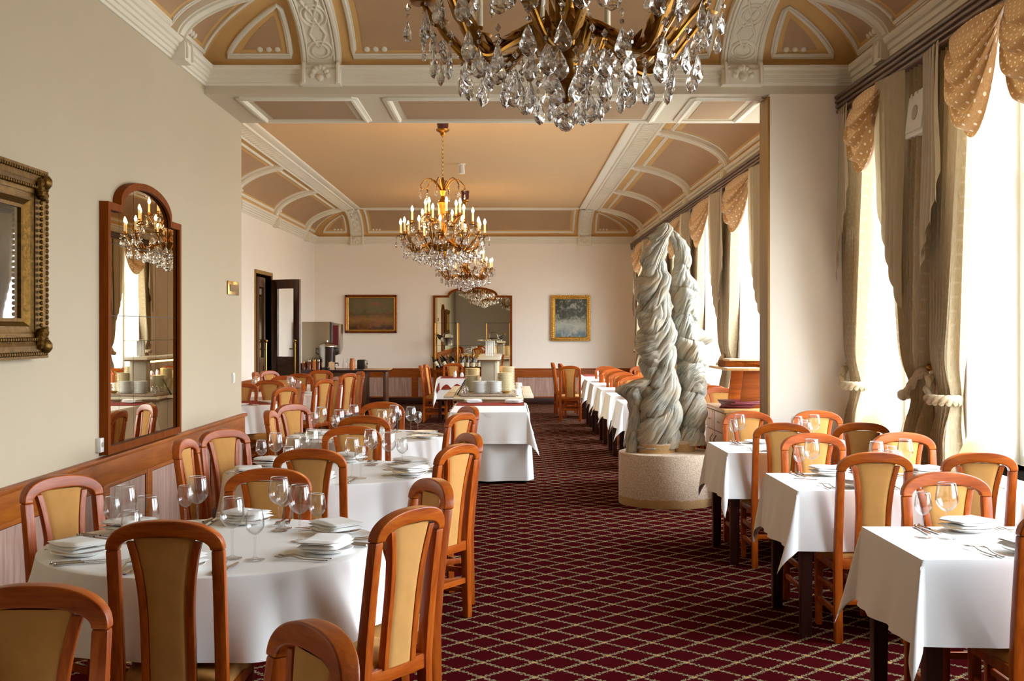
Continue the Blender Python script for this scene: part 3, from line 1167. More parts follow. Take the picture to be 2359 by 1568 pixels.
# white loudspeaker on the window pier
sp = thing('wall_speaker', 'white square wall speaker between the near curtains', 'speaker', (XR, 7.78, 3.02))
b = MB()
b.prism([(0, -.15), (0, .15), (-.13, .15), (-.16, -.15)], 1, -.19, .19)
b.build('cabinet', 'white_metal', sp, bevel=.012)
g = MB().prism([(-.135, .12), (-.163, -.12), (-.168, -.12), (-.14, .12)], 1, -.15, .15)
g.build('grille', 'white_metal', sp)
MB().lathe([(0, 0), (.05, 0), (.05, .006), (0, .008)], 20).build('driver', 'grey_lam', sp)
bpy.data.objects['driver'].location = (-.152, 0, 0)
bpy.data.objects['driver'].rotation_euler = (0, R(-84), 0)

# ------------------------------------------------------------------ arched mirrors
def arch_outline(W, H, rise, sh, n=26):
    """outline from lower left, clockwise: shoulders with a raised arch"""
    p = [(-W / 2, 0), (-W / 2, H)]
    a = W / 2 - sh
    p.append((-a, H))
    for i in range(1, n):
        t = PI * i / n
        p.append((-a * math.cos(t), H + .02 + (rise - .02) * math.sin(t)))
    p += [(a, H), (W / 2, H), (W / 2, 0)]
    return p
def mirror(label, W, H, rise, sh, loc, rz, deep, joints=True):
    root = thing('arched_mirror', label, 'mirror', loc, rz)
    o = arch_outline(W, H, rise, sh)
    t = .045
    cx, cz = 0, (H) / 2
    inn = []
    for (x, z) in o:                     # inset outline
        xi = x * (W / 2 - t) / (W / 2)
        zi = t if z < .01 else z - t
        inn.append((xi, zi))
    m = MB()
    k = len(o)
    for (x, z), (xi, zi) in zip(o, inn):
        m.v += [(x, 0, z), (x, -deep, z), (xi, -deep, zi), (xi, -deep + .02, zi)]
    for j in range(k):
        j1 = (j + 1) % k
        for q in range(3):
            m.f.append((4 * j + q, 4 * j1 + q, 4 * j1 + q + 1, 4 * j + q + 1))
    m.build('frame', 'mirror_frame', root, angle=30)
    # bevelled mirror tiles: three columns of plates and an arched crown
    xs = [-(W / 2 - t), -(W / 2 - sh - .03), -(W / 2 - sh - .03) * .46, (W / 2 - sh - .03) * .46, (W / 2 - sh - .03), W / 2 - t] if joints else [-(W / 2 - t), W / 2 - t]
    y = -deep + .024
    def zcap(x):
        a = W / 2 - sh
        if abs(x) >= a - .02:
            return H - t
        return H - t + .02 + (rise - .02) * math.sqrt(max(0, 1 - (x / (a - .02)) ** 2))
    zs = [t, H * .55, H * .84] if joints else [t]
    gp = .0022 if joints else 0
    for i in range(len(xs) - 1):
        for j in range(len(zs)):
            x0, x1 = xs[i] + gp, xs[i + 1] - gp
            z0 = zs[j] + gp
            mm = MB()
            nn = 14
            for q in range(nn + 1):
                x = x0 + (x1 - x0) * q / nn
                ztop = (zs[j + 1] - gp) if j + 1 < len(zs) else zcap(x)
                mm.v += [(x, y, z0), (x, y, ztop)]
            for q in range(nn):
                mm.f.append((2 * q, 2 * q + 2, 2 * q + 3, 2 * q + 1))
            mm.build('mirror_plate', 'mirror', root, smooth=False)
    bk = MB()
    bk.prism([(x * .985, z * .99 + .005) for x, z in o], 1, -deep + .032, -.002)
    bk.build('backboard', 'black', root, smooth=False)
    return root
mirror('tall arched mirror in a deep brown frame on the near wall', 1.595, 1.52, .19, .24, (XL, 7.937, .855), PI / 2, .055)
mirror('wide arched mirror on the far end wall behind the wine shelf', 1.72, 1.58, .19, .32, (-.785, YB, .78), 0, .05, False)

# ------------------------------------------------------------------ framed paintings
def framed(label, W, H, fw, loc, rz, fm, canvas, corner=None, carve=True, deep=.07, liner=None, glassy=False):
    root = thing('framed_painting', label, 'painting', loc, rz)
    def ring(w0, w1, y0, y1, name, mt):
        """mitred frame member ring between insets w0 (outer) and w1 (inner)"""
        m = MB()
        pr = [(w0, 0), (w0, y0), (w0 + (w1 - w0) * .25, y0 * .6 + y1 * .4 - .008), (w0 + (w1 - w0) * .5, (y0 + y1) / 2 - .012), (w0 + (w1 - w0) * .8, y1 - .004), (w1, y1), (w1, 0)]
        cs = [(-1, -1), (1, -1), (1, 1), (-1, 1)]
        k = len(pr)
        for sx, sz in cs:
            for a, y in pr:
                m.v.append((sx * (W / 2 - a), y, H / 2 + sz * (H / 2 - a)))
        for c in range(4):
            c1 = (c + 1) % 4
            for q in range(k - 1):
                m.f.append((c * k + q, c1 * k + q, c1 * k + q + 1, c * k + q + 1))
        m.build(name, mt, root, angle=20)
    ring(0, fw * .62, -deep, -deep * .8, 'frame', fm)
    ring(fw * .6, fw, -deep * .75, -deep * .35, 'inner_frame', liner or fm)
    if carve:                           # carved beads along the rim
        m = MB()
        st = .028 if fw > .1 else .04
        for a, rr in ((fw * .12, .34), (fw * .48, .26)):
            per = [((-1, -1), (1, -1)), ((1, -1), (1, 1)), ((1, 1), (-1, 1)), ((-1, 1), (-1, -1))]
            for (p, q) in per:
                A = Vector((p[0] * (W / 2 - a), 0, H / 2 + p[1] * (H / 2 - a)))
                B = Vector((q[0] * (W / 2 - a), 0, H / 2 + q[1] * (H / 2 - a)))
                n = int((B - A).length / st)
                for i in range(n):
                    c = A.lerp(B, (i + .5) / n)
                    rr2 = st * .42
                    m.ball((c.x, -deep - .002, c.z), rr2, 3, 6)
        o = m.build('carving', fm, root)
        o['kind'] = 'stuff'
    if corner:
        for sx in (-1, 1):
            for sz in (-1, 1):
                m = MB()
                for i in range(5):
                    a = i / 4 * PI / 2
                    m.ball((sx * (W / 2 - fw * .35 - fw * .5 * math.cos(a) * .6), -deep - .004, H / 2 + sz * (H / 2 - fw * .35 - fw * .5 * math.sin(a) * .6)), fw * .14, 4, 8)
                m.ball((sx * (W / 2 - fw * .3), -deep - .004, H / 2 + sz * (H / 2 - fw * .3)), fw * .2, 5, 10)
                m.build('corner_ornament', corner, root)
    MB().box(-W / 2 + fw * .95, W / 2 - fw * .95, -.012, -.004, fw * .95, H - fw * .95).build('canvas', canvas, root, smooth=False)
    if glassy:
        MB().box(-W / 2 + fw * .95, W / 2 - fw * .95, -.022, -.019, fw * .95, H - fw * .95).build('glazing', 'glass', root, smooth=False)
    return root
framed('dark oil painting in a wide carved gilt frame on the near wall', 1.5, .95, .2, (XL, 5.37, 1.46), PI / 2, 'gilt', 'canvas_old', 'gilt', True, .09, None, True)
framed('small dark landscape painting in a thin gilt and brown frame', 1.134, .832, .075, (-2.997, YB, 1.545), 0, 'gilt_r', 'canvas_hills', 'dark_gilt', False, .05, 'gilt_b')
framed('upright dark painting in a bright gold frame on the far wall', .85, .99, .085, (1.352, YB, 1.375), 0, 'gilt_b', 'canvas_stage', None, True, .06, 'gilt_b')

# plaque and switch on the near wall's end
pq = thing('wall_plaque', 'small brass plaque near the end of the mirror wall', 'plaque', (XL, 10.58, 1.975))
MB().box(0, .012, -.21, .21, -.06, .06).build('plate', 'brass_b', pq, bevel=.004)
MB().box(.012, .016, -.14, .10, -.03, .03).build('inset', 'gilt', pq, smooth=False)
sw = thing('light_switch', 'white light switch beside the wall end', 'switch', (XL, 10.60, 1.18))
MB().box(0, .01, -.04, .04, -.045, .045).build('plate', 'white_metal', sw, bevel=.003)
MB().box(.01, .016, -.025, .025, -.03, .03).build('rocker', 'white_metal', sw, bevel=.003)
so = thing('wall_socket', 'small white socket at the foot of the near mirror', 'socket', (XL, 7.11, .875))
MB().box(0, .03, -.03, .03, -.0, .085).build('plate', 'white_metal', so, bevel=.004)
MB().lathe([(0, .0), (.016, 0), (.016, .004), (0, .004)], 12, 0, 0, 0).build('face', 'grey_lam', so)
bpy.data.objects['face'].location = (.03, 0, .045)
bpy.data.objects['face'].rotation_euler = (0, PI / 2, 0)
cl = thing('ceiling_spot', 'small white spotlight on the far ceiling between the lit chandeliers', 'spotlight', (-.72, 18.3, ZC))
MB().lathe([(0, 0), (.055, 0), (.055, -.02), (0, -.02)], 16).build('base', 'white_metal', cl)
MB().lathe([(0, -.02), (.04, -.02), (.05, -.15), (.04, -.155), (0, -.15)], 16).build('housing', 'white_metal', cl)

# ------------------------------------------------------------------ chair
def yb(z):
    """line of the back: upright to the seat, then raked"""
    if z < .42:
        return -.212 + .012 * z / .42
    return -.20 - .07 * ((z - .42) / .565) ** 1.25
HB = .985
def make_chair():
    root = thing('dining_chair', 'x', 'chair')
    W = .193
    zj = .885                       # joint of post and arch
    # posts with the rear legs
    for s in (-1, 1):
        zs = [0, .2, .42, .55, .7, .8, zj]
        pts = [(s * (W - .021), yb(z), z) for z in zs]
        sec = [(-.019, -.021), (.019, -.021), (.019, .021), (-.019, .021)]
        # section: a across (x), b along the lifted normal (y)
        m = MB()
        i = 0
        for (x, y, z) in pts:
            wx = .021
            wy = .019 + .004 * math.exp(-((z - .42) / .2) ** 2)
            m.v += [(x - wx, y - wy, z), (x + wx, y - wy, z), (x + wx, y + wy, z), (x - wx, y + wy, z)]
        for k in range(len(pts) - 1):
            for q in range(4):
                q1 = (q + 1) % 4
                m.f.append((4 * k + q, 4 * k + q1, 4 * k + 4 + q1, 4 * k + 4 + q))
        m.f += [(3, 2, 1, 0), tuple(4 * (len(pts) - 1) + q for q in range(4))]
        m.build('post', 'cherry', root, bevel=.008, angle=50)
    # arched top rail
    m = MB()
    n = 36
    for i in range(n + 1):
        t = PI * i / n
        cs, sn = math.cos(t), math.sin(t)
        e = 2 / 2.35
        xo = -W * math.copysign(abs(cs) ** e, cs)
        zo = zj + (HB - zj) * abs(sn) ** e
        Wi, hi = W - .043, (HB - zj) - .052
        xi = -Wi * math.copysign(abs(cs) ** e, cs)
        zi = zj + hi * abs(sn) ** e
        d = .021 + .004 * abs(sn)
        for (x, z, s) in ((xo, zo, -1), (xo, zo, 1), (xi, zi, 1), (xi, zi, -1)):
            bow = .014 * (1 - (x / W) ** 2)
            m.v.append((x, yb(z) - bow + s * d, z))
    for i in range(n):
        for q in range(4):
            q1 = (q + 1) % 4
            m.f.append((4 * i + q, 4 * i + 4 + q, 4 * i + 4 + q1, 4 * i + q1))
    m.f += [(0, 1, 2, 3), tuple(4 * n + q for q in (3, 2, 1, 0))]
    m.build('top_rail', 'cherry_h', root, bevel=.011, angle=50, seg=3)
    # splat: two curved stiles and the padded panel
    def xs(z):
        t = max(0, min(1, (z - .62) / (.915 - .62)))
        return .089 + .034 * t ** 2.4
    zz = [.425 + (.915 - .425) * k / 16 for k in range(17)]
    for s in (-1, 1):
        m = MB()
        for z in zz:
            x = xs(z)
            bow = .010
            y = yb(z) - bow
            z2 = min(z, .917)
            for (dx, dy) in ((0, -.015), (0, .015), (-.027, .013), (-.027, -.013)):
                m.v.append((s * (x + dx), y + dy, z2))
        for k in range(16):
            for q in range(4):
                q1 = (q + 1) % 4
                m.f.append((4 * k + q, 4 * k + q1, 4 * k + 4 + q1, 4 * k + 4 + q))
        m.f += [(0, 1, 2, 3), (64, 65, 66, 67)]
        m.build('splat_stile', 'cherry', root, bevel=.004, angle=50)
    def pan(u, s):
        z = .428 + (.928 - .428) * u
        x = (xs(min(z, .915)) - .022) * (2 * s - 1)
        return x, z
    m = MB()
    for sd in (-1, 1):
        m.grid(lambda u, s: (pan(u, s)[0], yb(pan(u, s)[1]) - .010 + sd * (.004 + .011 * (1 - abs(2 * s - 1) ** 4) ** .5), pan(u, s)[1]), 16, 12)
    m.build('back_pad', 'beige', root, angle=70)
    MB().box(-W + .04, W - .04, -.217, -.187, .378, .432).build('back_rail', 'cherry_h', root, bevel=.005)
    # seat frame, cushion
    m = MB().prism([(-.19, .17), (-.19, .205), (.19, .205), (.19, .17)], 2, .365, .41)
    m.build('seat_rail', 'cherry_h', root, bevel=.006)
    for s in (-1, 1):
        x0, x1 = sorted((s * .17, s * .192))
        MB().box(x0, x1, -.18, .17, .365, .41).build('seat_rail', 'cherry', root, bevel=.006)
    def cush(u, t):
        a = 2 * PI * t
        e = .38
        c, s_ = math.cos(a), math.sin(a)
        w = .198 if s_ > 0 else .185
        k = math.sin(u * PI / 2) ** .45 if u < 1 else 1
        zc = .405 + .062 * math.cos(u * PI / 2) ** .5
        return (w * k * math.copysign(abs(c) ** e, c), .012 + .205 * k * math.copysign(abs(s_) ** e, s_), zc)
    MB().grid(cush, 9, 48, cv=True).build('seat', 'beige', root, angle=60)
    for s in (-1, 1):
        m = MB()
        for z, h in ((0, .016), (.365, .021), (.40, .021)):
            m.v += [(s * .17 - h, .185 - h, z), (s * .17 + h, .185 - h, z), (s * .17 + h, .185 + h, z), (s * .17 - h, .185 + h, z)]
        for k in range(2):
            for q in range(4):
                q1 = (q + 1) % 4
                m.f.append((4 * k + q, 4 * k + q1, 4 * k + 4 + q1, 4 * k + 4 + q))
        m.f += [(3, 2, 1, 0), (8, 9, 10, 11)]
        m.build('leg', 'cherry', root, bevel=.006)
        for z in (.20, .265) if True else ():
            pass
        MB().box(s * .172 - .009, s * .172 + .009, -.19, .17, .245, .275).build('stretcher', 'cherry', root, bevel=.004)
        MB().box(s * .172 - .009, s * .172 + .009, -.19, .17, .135, .162).build('stretcher', 'cherry', root, bevel=.004)
    MB().box(-.16, .16, -.214, -.195, .195, .225).build('stretcher', 'cherry_h', root, bevel=.004)
    return Kit(root)
CHAIR = make_chair()
def chair(x, y, F, label, group):
    """x, y: the top of the back; F: the way the chair faces, in degrees"""
    f = R(F)
    CHAIR.put((x + .285 * math.cos(f), y + .285 * math.sin(f), 0), f - PI / 2, label, group)

G1 = 'chairs around the near round tables'
G2 = 'chairs at the tables by the near windows'
G3 = 'chairs around the far round tables'
G4 = 'chairs at the tables by the far windows'
PRE = 'cherry wood chair '
def chairs(rows, g):
    for x, y, F, lab in rows:
        chair(x, y, F, PRE + lab, g)
chairs([
    (-1.12, 3.87, 90, 'back to us in front of the nearest laid round table'),
    (-1.07, 5.34, -90, 'facing us behind the nearest laid round table'),
    (-1.92, 5.09, -34, 'between the nearest laid round table and the dado'),
    (-.33, 4.16, 147, 'at the aisle side of the nearest laid round table'),
    (-.30, 4.96, 207, 'aisle side rear of the nearest laid round table'),
    (-.39, 2.50, 213, 'only its arched top showing at the bottom edge'),
    (-1.15, 2.90, -90, 'cut off at the bottom corner under the gilt painting'),
    (-1.04, 6.22, 90, 'back to us in front of the second round table'),
    (-1.01, 7.72, -90, 'facing us behind the second round table'),
    (-1.80, 7.48, -37, 'under the mirror wall end, at the second round table'),
    (-1.86, 6.79, -2, 'side-on below the mirror, at the second round table'),
    (-.26, 6.48, 148, 'at the aisle side of the second round table'),
    (-.22, 7.17, 203, 'aisle side rear of the second round table'),
    (-1.05, 8.63, 90, 'back to us in front of the third round table'),
    (-1.09, 10.31, -90, 'facing us behind the third round table'),
    (-1.83, 10.01, -37, 'turned to us, wall side of the third round table'),
    (-1.85, 9.19, 0, 'side-on past the dado end, third round table'),
    (-.34, 8.95, 150, 'aisle side of the third round table by the buffet cloth'),
    (-.31, 9.72, 205, 'aisle side rear of the third round table'),
], G1)
chairs([
    (1.965, 4.13, 90, 'cut off by the picture edge at the nearest square table'),
    (1.89, 5.19, -90, 'facing us behind the nearest square table'),
    (1.86, 6.04, 90, 'back to us at the second square table, aisle side'),
    (2.39, 6.04, 90, 'back to us at the second square table, window side'),
    (1.82, 7.17, -90, 'facing us behind the second square table, aisle side'),
    (2.38, 7.23, -90, 'facing us behind the second square table, window side'),
    (1.83, 7.97, 90, 'back to us at the third square table, aisle side'),
    (2.37, 8.00, 90, 'back to us at the third square table, window side'),
    (1.82, 9.12, -90, 'facing us before the pier, aisle side'),
    (2.37, 9.20, -90, 'facing us before the pier, window side'),
], G2)
chairs([
    (-2.44, 13.11, 150, 'aisle side of the far round table with maroon overlay'),
    (-2.41, 13.86, 205, 'aisle rear of the far round table with maroon overlay'),
    (-3.15, 14.12, -90, 'facing us behind the maroon-covered far round table'),
    (-2.98, 14.86, 90, 'back to us before the middle far round table'),
    (-3.06, 16.30, -90, 'facing us behind the middle far round table'),
    (-2.33, 15.16, 150, 'aisle side of the middle far round table'),
    (-2.28, 15.98, 205, 'aisle rear of the middle far round table'),
    (-2.99, 17.06, 90, 'back to us before the last far round table'),
    (-2.93, 18.62, -90, 'facing us before the drinks station'),
    (-2.30, 17.26, 150, 'aisle side of the last far round table'),
    (-2.23, 18.02, 205, 'aisle rear of the last far round table'),
    (-3.70, 18.36, -37, 'turned to us in front of the dark double door'),
    (-3.78, 17.75, 0, 'side-on against the wall before the dark door'),
    (-1.56, 21.0, 0, 'side-on at the table before the wine shelf, near'),
    (-1.52, 21.75, -8, 'side-on at the table before the wine shelf, rear'),
    (-1.05, 22.55, -90, 'facing us behind the table before the wine shelf'),
    (-.12, 21.3, 180, 'half hidden behind the buffet, before the wine shelf'),
    (1.07, 20.88, 84, 'back to us at the table below the gold-framed painting'),
    (.95, 22.25, 8, 'turned to the table below the gold-framed painting'),
    (.83, 22.95, 4, 'last against the dado, below the gold-framed painting'),
], G3)
for k, (y0, y1) in enumerate([(12.0, 12.8), (13.6, 14.4), (15.2, 16.0), (16.75, 17.5), (18.3, 19.05), (19.75, 20.5)]):
    wd = ['first', 'second', 'third', 'fourth', 'fifth', 'sixth'][k]
    xs_ = (1.68, 2.28)
    for j, x in enumerate(xs_):
        sd = 'aisle' if j == 0 else 'window'
        if k > 0:
            chair(x, y0 - .13, 90, PRE + f'back to us, {sd} side of the {wd} table by the far windows', G4)
        chair(x, y1 + .13 if k else y1 + .1, -90, PRE + f'facing us, {sd} side of the {wd} table by the far windows', G4)

# ------------------------------------------------------------------ tables and cloths
ZT = .765
def round_table(x, y, label):
    t = thing('round_table', label, 'table', (x, y, 0), 0, 'round dining tables')
    MB().lathe([(0, ZT - .035), (.60, ZT - .035), (.605, ZT - .03), (.605, ZT - .008), (.60, ZT - .004), (0, ZT - .004)], 48).build('tabletop', 'dark_wood', t)
    MB().lathe([(0, .05), (.05, .05), (.045, .2), (.055, .4), (.045, .62), (.12, ZT - .05), (.14, ZT - .035), (0, ZT - .035)], 24).build('pedestal', 'dark_wood', t)
    MB().lathe([(0, 0), (.24, 0), (.24, .02), (.10, .045), (.05, .06), (0, .06)], 32).build('foot', 'dark_wood', t)
    return t
def round_cloth(x, y, label, r=.63, drop=.285, seed=0, group='white round tablecloths'):
    rnd = random.Random(seed)
    ph = [rnd.random() * 6.28 for _ in range(4)]
    nf = rnd.choice((9, 10, 11))
    nr = 26
    def fn(u, t):
        a = 2 * PI * t
        L = u * (r + drop)
        fl = .5 + .5 * math.sin(nf * a + ph[0] + .9 * math.sin(3 * a + ph[1])) ** 1
        fl = fl ** 1.4 * (.6 + .4 * math.sin(2 * a + ph[2]))
        if L < r - .02:
            return (L * math.cos(a), L * math.sin(a), .003)
        s = max(0, L - r)
        bend = min(1, (L - (r - .02)) / .05)
        rr = r + .004 * bend + (.012 + .095 * fl) * (s / drop) ** 1.15
        z = .003 - s - .006 * bend + .012 * fl * (s / drop) + .006 * math.sin(5 * a + ph[3]) * (s / drop)
        return (rr * math.cos(a), rr * math.sin(a), z)
    us = [0, .25, .5, .65] + [(r - .02 + (drop + .02) * k / nr) / (r + drop) for k in range(nr + 1)]
    m = MB()
    n = 168
    m.grid(lambda a, t: fn(us[round(a * (len(us) - 1))], t), len(us) - 1, n, cv=True)
    o = m.build('tablecloth', 'cloth', angle=70)
    o.location = (x, y, ZT)
    return tag(o, label, 'tablecloth', group)

def square_table(x0, x1, y0, y1, label):
    cx, cy_ = (x0 + x1) / 2, (y0 + y1) / 2
    t = thing('square_table', label, 'table', (cx, cy_, 0), 0, 'square dining tables')
    w, d = (x1 - x0) / 2, (y1 - y0) / 2
    MB().box(-w + .004, w - .004, -d + .004, d - .004, ZT - .03, ZT - .004).build('tabletop', 'dark_wood', t, bevel=.004)
    MB().box(-w + .07, w - .07, -d + .07, d - .07, ZT - .09, ZT - .03).build('apron', 'dark_wood', t, bevel=.004)
    for sx in (-1, 1):
        for sy in (-1, 1):
            px, py = sx * (w - .055), sy * (d - .055)
            m = MB()
            for z, h in ((0, .027), (.7, .034), (ZT - .03, .034)):
                m.v += [(px - h, py - h, z), (px + h, py - h, z), (px + h, py + h, z), (px - h, py + h, z)]
            for k in range(2):
                for q in range(4):
                    q1 = (q + 1) % 4
                    m.f.append((4 * k + q, 4 * k + q1, 4 * k + 4 + q1, 4 * k + 4 + q))
            m.f += [(3, 2, 1, 0), (8, 9, 10, 11)]
            m.build('leg', 'dark_wood', t, bevel=.004)
    return t
def square_cloth(x0, x1, y0, y1, label, drop=.31, seed=0, zt=None, mat='cloth', name='tablecloth', lift=.003, group='white square tablecloths', flare=.07, rotz=0):
    zt = ZT if zt is None else zt
    rnd = random.Random(seed)
    ph = [rnd.random() * 6.28 for _ in range(6)]
    w, d = (x1 - x0) / 2, (y1 - y0) / 2
    tw = [rnd.uniform(-.5, .5) for _ in range(4)]
    def samples(h):
        s = [-h - drop + drop * k / 16 for k in range(16)]
        c = [-h, -h + .012] + [(-h + .012) * (1 - k / 14) + (h - .012) * k / 14 for k in range(1, 14)] + [h - .012, h]
        return s + c + [-v for v in reversed(s)]
    A, B = samples(w), samples(d)
    def pt(a, b):
        ox, oy = max(0, abs(a) - w), max(0, abs(b) - d)
        sx, sy = (1 if a >= 0 else -1), (1 if b >= 0 else -1)
        if ox == 0 and oy == 0:
            return (a, b, lift)
        if oy == 0 or ox == 0:
            s = ox or oy
            q = b / d if oy == 0 else a / w
            env = (1 - q ** 4)
            k = 0 if oy == 0 else 1
            wave = math.sin(q * 5.2 + ph[k] + (2 if (sx if oy == 0 else sy) > 0 else 0)) * .5 + .5 * math.sin(q * 11 + ph[k + 2])
            off = s * flare + .055 * (s / drop) ** 1.5 * env * (.5 + .5 * wave) * drop / .31
            z = lift - math.sqrt(max(0, s * s - (off * .8) ** 2)) - .0
            if oy == 0:
                return (sx * (w + .003 + off), b, z)
            return (a, sy * (d + .003 + off), z)
        r = math.hypot(ox, oy)
        p = math.atan2(oy, ox)
        ci = (sx > 0) * 2 + (sy > 0)
        off = r * (flare + .19 * math.sin(2 * p) ** 1.6)
        # the loose corner swings to one side
        pd = p + tw[ci] * math.sin(2 * p) * (r / drop) * .8
        z = lift - math.sqrt(max(0, r * r - (off * .8) ** 2))
        return (sx * (w + .003 + off * math.cos(pd)), sy * (d + .003 + off * math.sin(pd)), z)
    m = MB()
    m.grid(lambda u, v: pt(A[round(u * (len(A) - 1))], B[round(v * (len(B) - 1))]), len(A) - 1, len(B) - 1)
    o = m.build(name, mat, angle=70)
    o.location = ((x0 + x1) / 2, (y0 + y1) / 2, zt)
    o.rotation_euler = (0, 0, rotz)
    return tag(o, label, 'tablecloth', group)

ORD = ['nearest laid', 'second', 'third']
RT = [(-1.15, 4.65), (-1.04, 7.05), (-1.12, 9.42)]
for k, (x, y) in enumerate(RT):
    round_table(x, y, f'round dining table hidden beneath the {ORD[k]} round white cloth')
    round_cloth(x, y, f'white cloth draped over the {ORD[k]} round table', .645 if k == 0 else .63, .275, seed=k + 3)
round_table(-1.18, 2.13, 'round dining table out of sight below the picture edge')
round_cloth(-1.18, 2.13, 'white cloth on the round table below the picture edge', .63, .275, seed=11)
FRT = [(-3.2, 13.6, 'far round table with the maroon overlay'), (-3.08, 15.62, 'middle far round table'), (-3.03, 17.85, 'last far round table')]
for k, (x, y, nm) in enumerate(FRT):
    round_table(x, y, f'round dining table beneath the cloth of the {nm}')
    round_cloth(x, y, f'white cloth draped over the {nm}', .62, .30, seed=k + 20)
ov = MB().grid(lambda u, v: ((u - .5) * .84, (v - .5) * .84, 0), 6, 6).build('table_overlay', 'maroon_cloth', smooth=False)
ov.location = (-3.2, 13.6, ZT + .006)
ov.rotation_euler = (0, 0, .5)
tag(ov, 'maroon square overlay on the far round table near the wall corner', 'overlay')

SQ = [(1.50, 2.66, 4.335, 5.07), (1.50, 2.66, 6.20, 6.97), (1.49, 2.66, 8.12, 8.93)]
ORS = ['nearest', 'second', 'third']
for k, q in enumerate(SQ):
    square_table(*q, f'dark-legged table under the {ORS[k]} square white cloth by the near windows')
    square_cloth(*q, f'white cloth with hanging corners on the {ORS[k]} square table', seed=k + 2)
for k, (y0, y1) in enumerate([(12.0, 12.8), (13.6, 14.4), (15.2, 16.0), (16.75, 17.5), (18.3, 19.05), (19.75, 20.5)]):
    wd = ['first', 'second', 'third', 'fourth', 'fifth', 'sixth'][k]
    square_table(1.30, 2.62, y0, y1, f'dark-legged {wd} table along the far windows')
    square_cloth(1.30, 2.62, y0, y1, f'white pointed cloth on the {wd} table along the far windows', seed=k + 31)
# far tables with maroon overlays
for x0, x1, y0, y1, nm in ((-1.25, -.45, 20.7, 21.6, 'before the wine shelf'), (1.32, 2.3, 21.6, 22.5, 'below the gold-framed painting')):
    square_table(x0, x1, y0, y1, f'square table {nm}')
    square_cloth(x0, x1, y0, y1, f'white cloth on the table {nm}', drop=.36, seed=int(y0))
    square_cloth(x0 + .06, x1 - .06, y0 + .02, y1 - .02, f'maroon overlay across the table {nm}', drop=.2, seed=int(y0) + 1, zt=ZT + .006, mat='maroon_cloth', name='table_overlay', group='maroon overlays', flare=.2)
    for j in range(4):
        s = thing('salt_shaker', f'white china {["sugar pot", "salt shaker", "pepper shaker", "cream pot"][j]} on the table {nm}', 'shaker', (x0 + .3 + j * .12, (y0 + y1) / 2 - .1 + .05 * (j % 2), ZT + .012))
        hh = .11 if j in (0, 3) else .08
        MB().lathe([(0, 0), (.03, 0), (.036, hh * .4), (.026, hh * .8), (.02, hh * .85), (0, hh * .85)], 16).build('body', 'china', s)
        MB().lathe([(0, hh * .85), (.022, hh * .85), (.018, hh), (0, hh * 1.05)], 14).build('cap', 'china' if j % 3 else 'steel', s)

# ------------------------------------------------------------------ tableware
def lathe_obj(name, cat, prof, mat, n=24):
    o = MB().lathe(prof, n).build(name, mat, angle=45)
    o['category'] = cat
    return o
def make_glass(name, H, rb, hb):
    """stemmed glass: height H, bowl radius rb, bowl height hb"""
    root = thing(name, 'x', 'wine glass')
    zb = H - hb
    prof = [(0, .003), (.034, .002), (.036, .0035), (.02, .006), (.006, .012), (.0042, .03), (.0040, zb - .02), (.006, zb - .004)]
    MB().lathe(prof, 20).build('stem', 'glass', root, angle=60)
    bowl = []
    for k in range(15):
        t = k / 14
        if t < .42:
            r = rb * math.sin((t / .42) * PI / 2) ** .62
        else:
            r = rb * (1 - .23 * ((t - .42) / .58) ** 1.7)
        bowl.append((max(r, .001), zb + hb * t))
    bowl += [(bowl[-1][0] - .0012, H + .0004), (bowl[-1][0] - .002, H - .001)]
    MB().lathe(bowl, 28).build('bowl', 'glass', root, angle=60)
    MB().tube([(bowl[-2][0] * math.cos(2 * PI * q / 28), bowl[-2][0] * math.sin(2 * PI * q / 28), H) for q in range(28)], .0011, 5, True).build('rim', 'rim_glint', root)
    inn = [(max(r - .0016, .0005), z + .003) for r, z in bowl[:13]]
    MB().lathe(inn, 28).build('bowl_lining', 'glass', root, angle=60)
    return Kit(root)
BIG = make_glass('wine_glass', .224, .044, .116)
SML = make_glass('wine_glass', .182, .034, .092)
PLATE = Kit(lathe_obj('side_plate', 'plate', [(0, .004), (.055, .004), (.058, .002), (.06, .006), (.10, .017), (.102, .019), (.10, .0205), (.062, .010), (.05, .008), (0, .008)], 'china', 40))
def make_napkin():
    root = thing('napkin', 'x', 'napkin')
    for k in range(3):
        z = .016 + k * .0115
        def fn(u, v):
            e = 1 - abs(2 * v - 1) ** 6
            x = (u - .5) * .135
            y = (v - .5) * (.135 - .006 * k)
            s = math.sin(v * PI)
            return x + .004 * math.sin(9 * v + k), y, z
        m = MB()
        th = .010
        def shell(u, v, top):
            x = (u - .5) * (.195 - .006 * k)
            y = (v - .5) * (.16 - .005 * k)
            ex = 1 - abs(2 * u - 1) ** 8
            ey = 1 - abs(2 * v - 1) ** 5
            return x, y + .006 * math.sin(u * 4 + k), z + (th if top else 0) * (ey * ex) ** .35 + .004 * math.sin(u * 6 + k * 2) * ey + .006 * (2 * u - 1) ** 2
        m.grid(lambda u, v: shell(u, v, True), 12, 12).grid(lambda u, v: shell(u, v, False), 12, 12)
        m.build('fold', 'napkin', root, angle=60)
    return Kit(root)
NAPKIN = make_napkin()
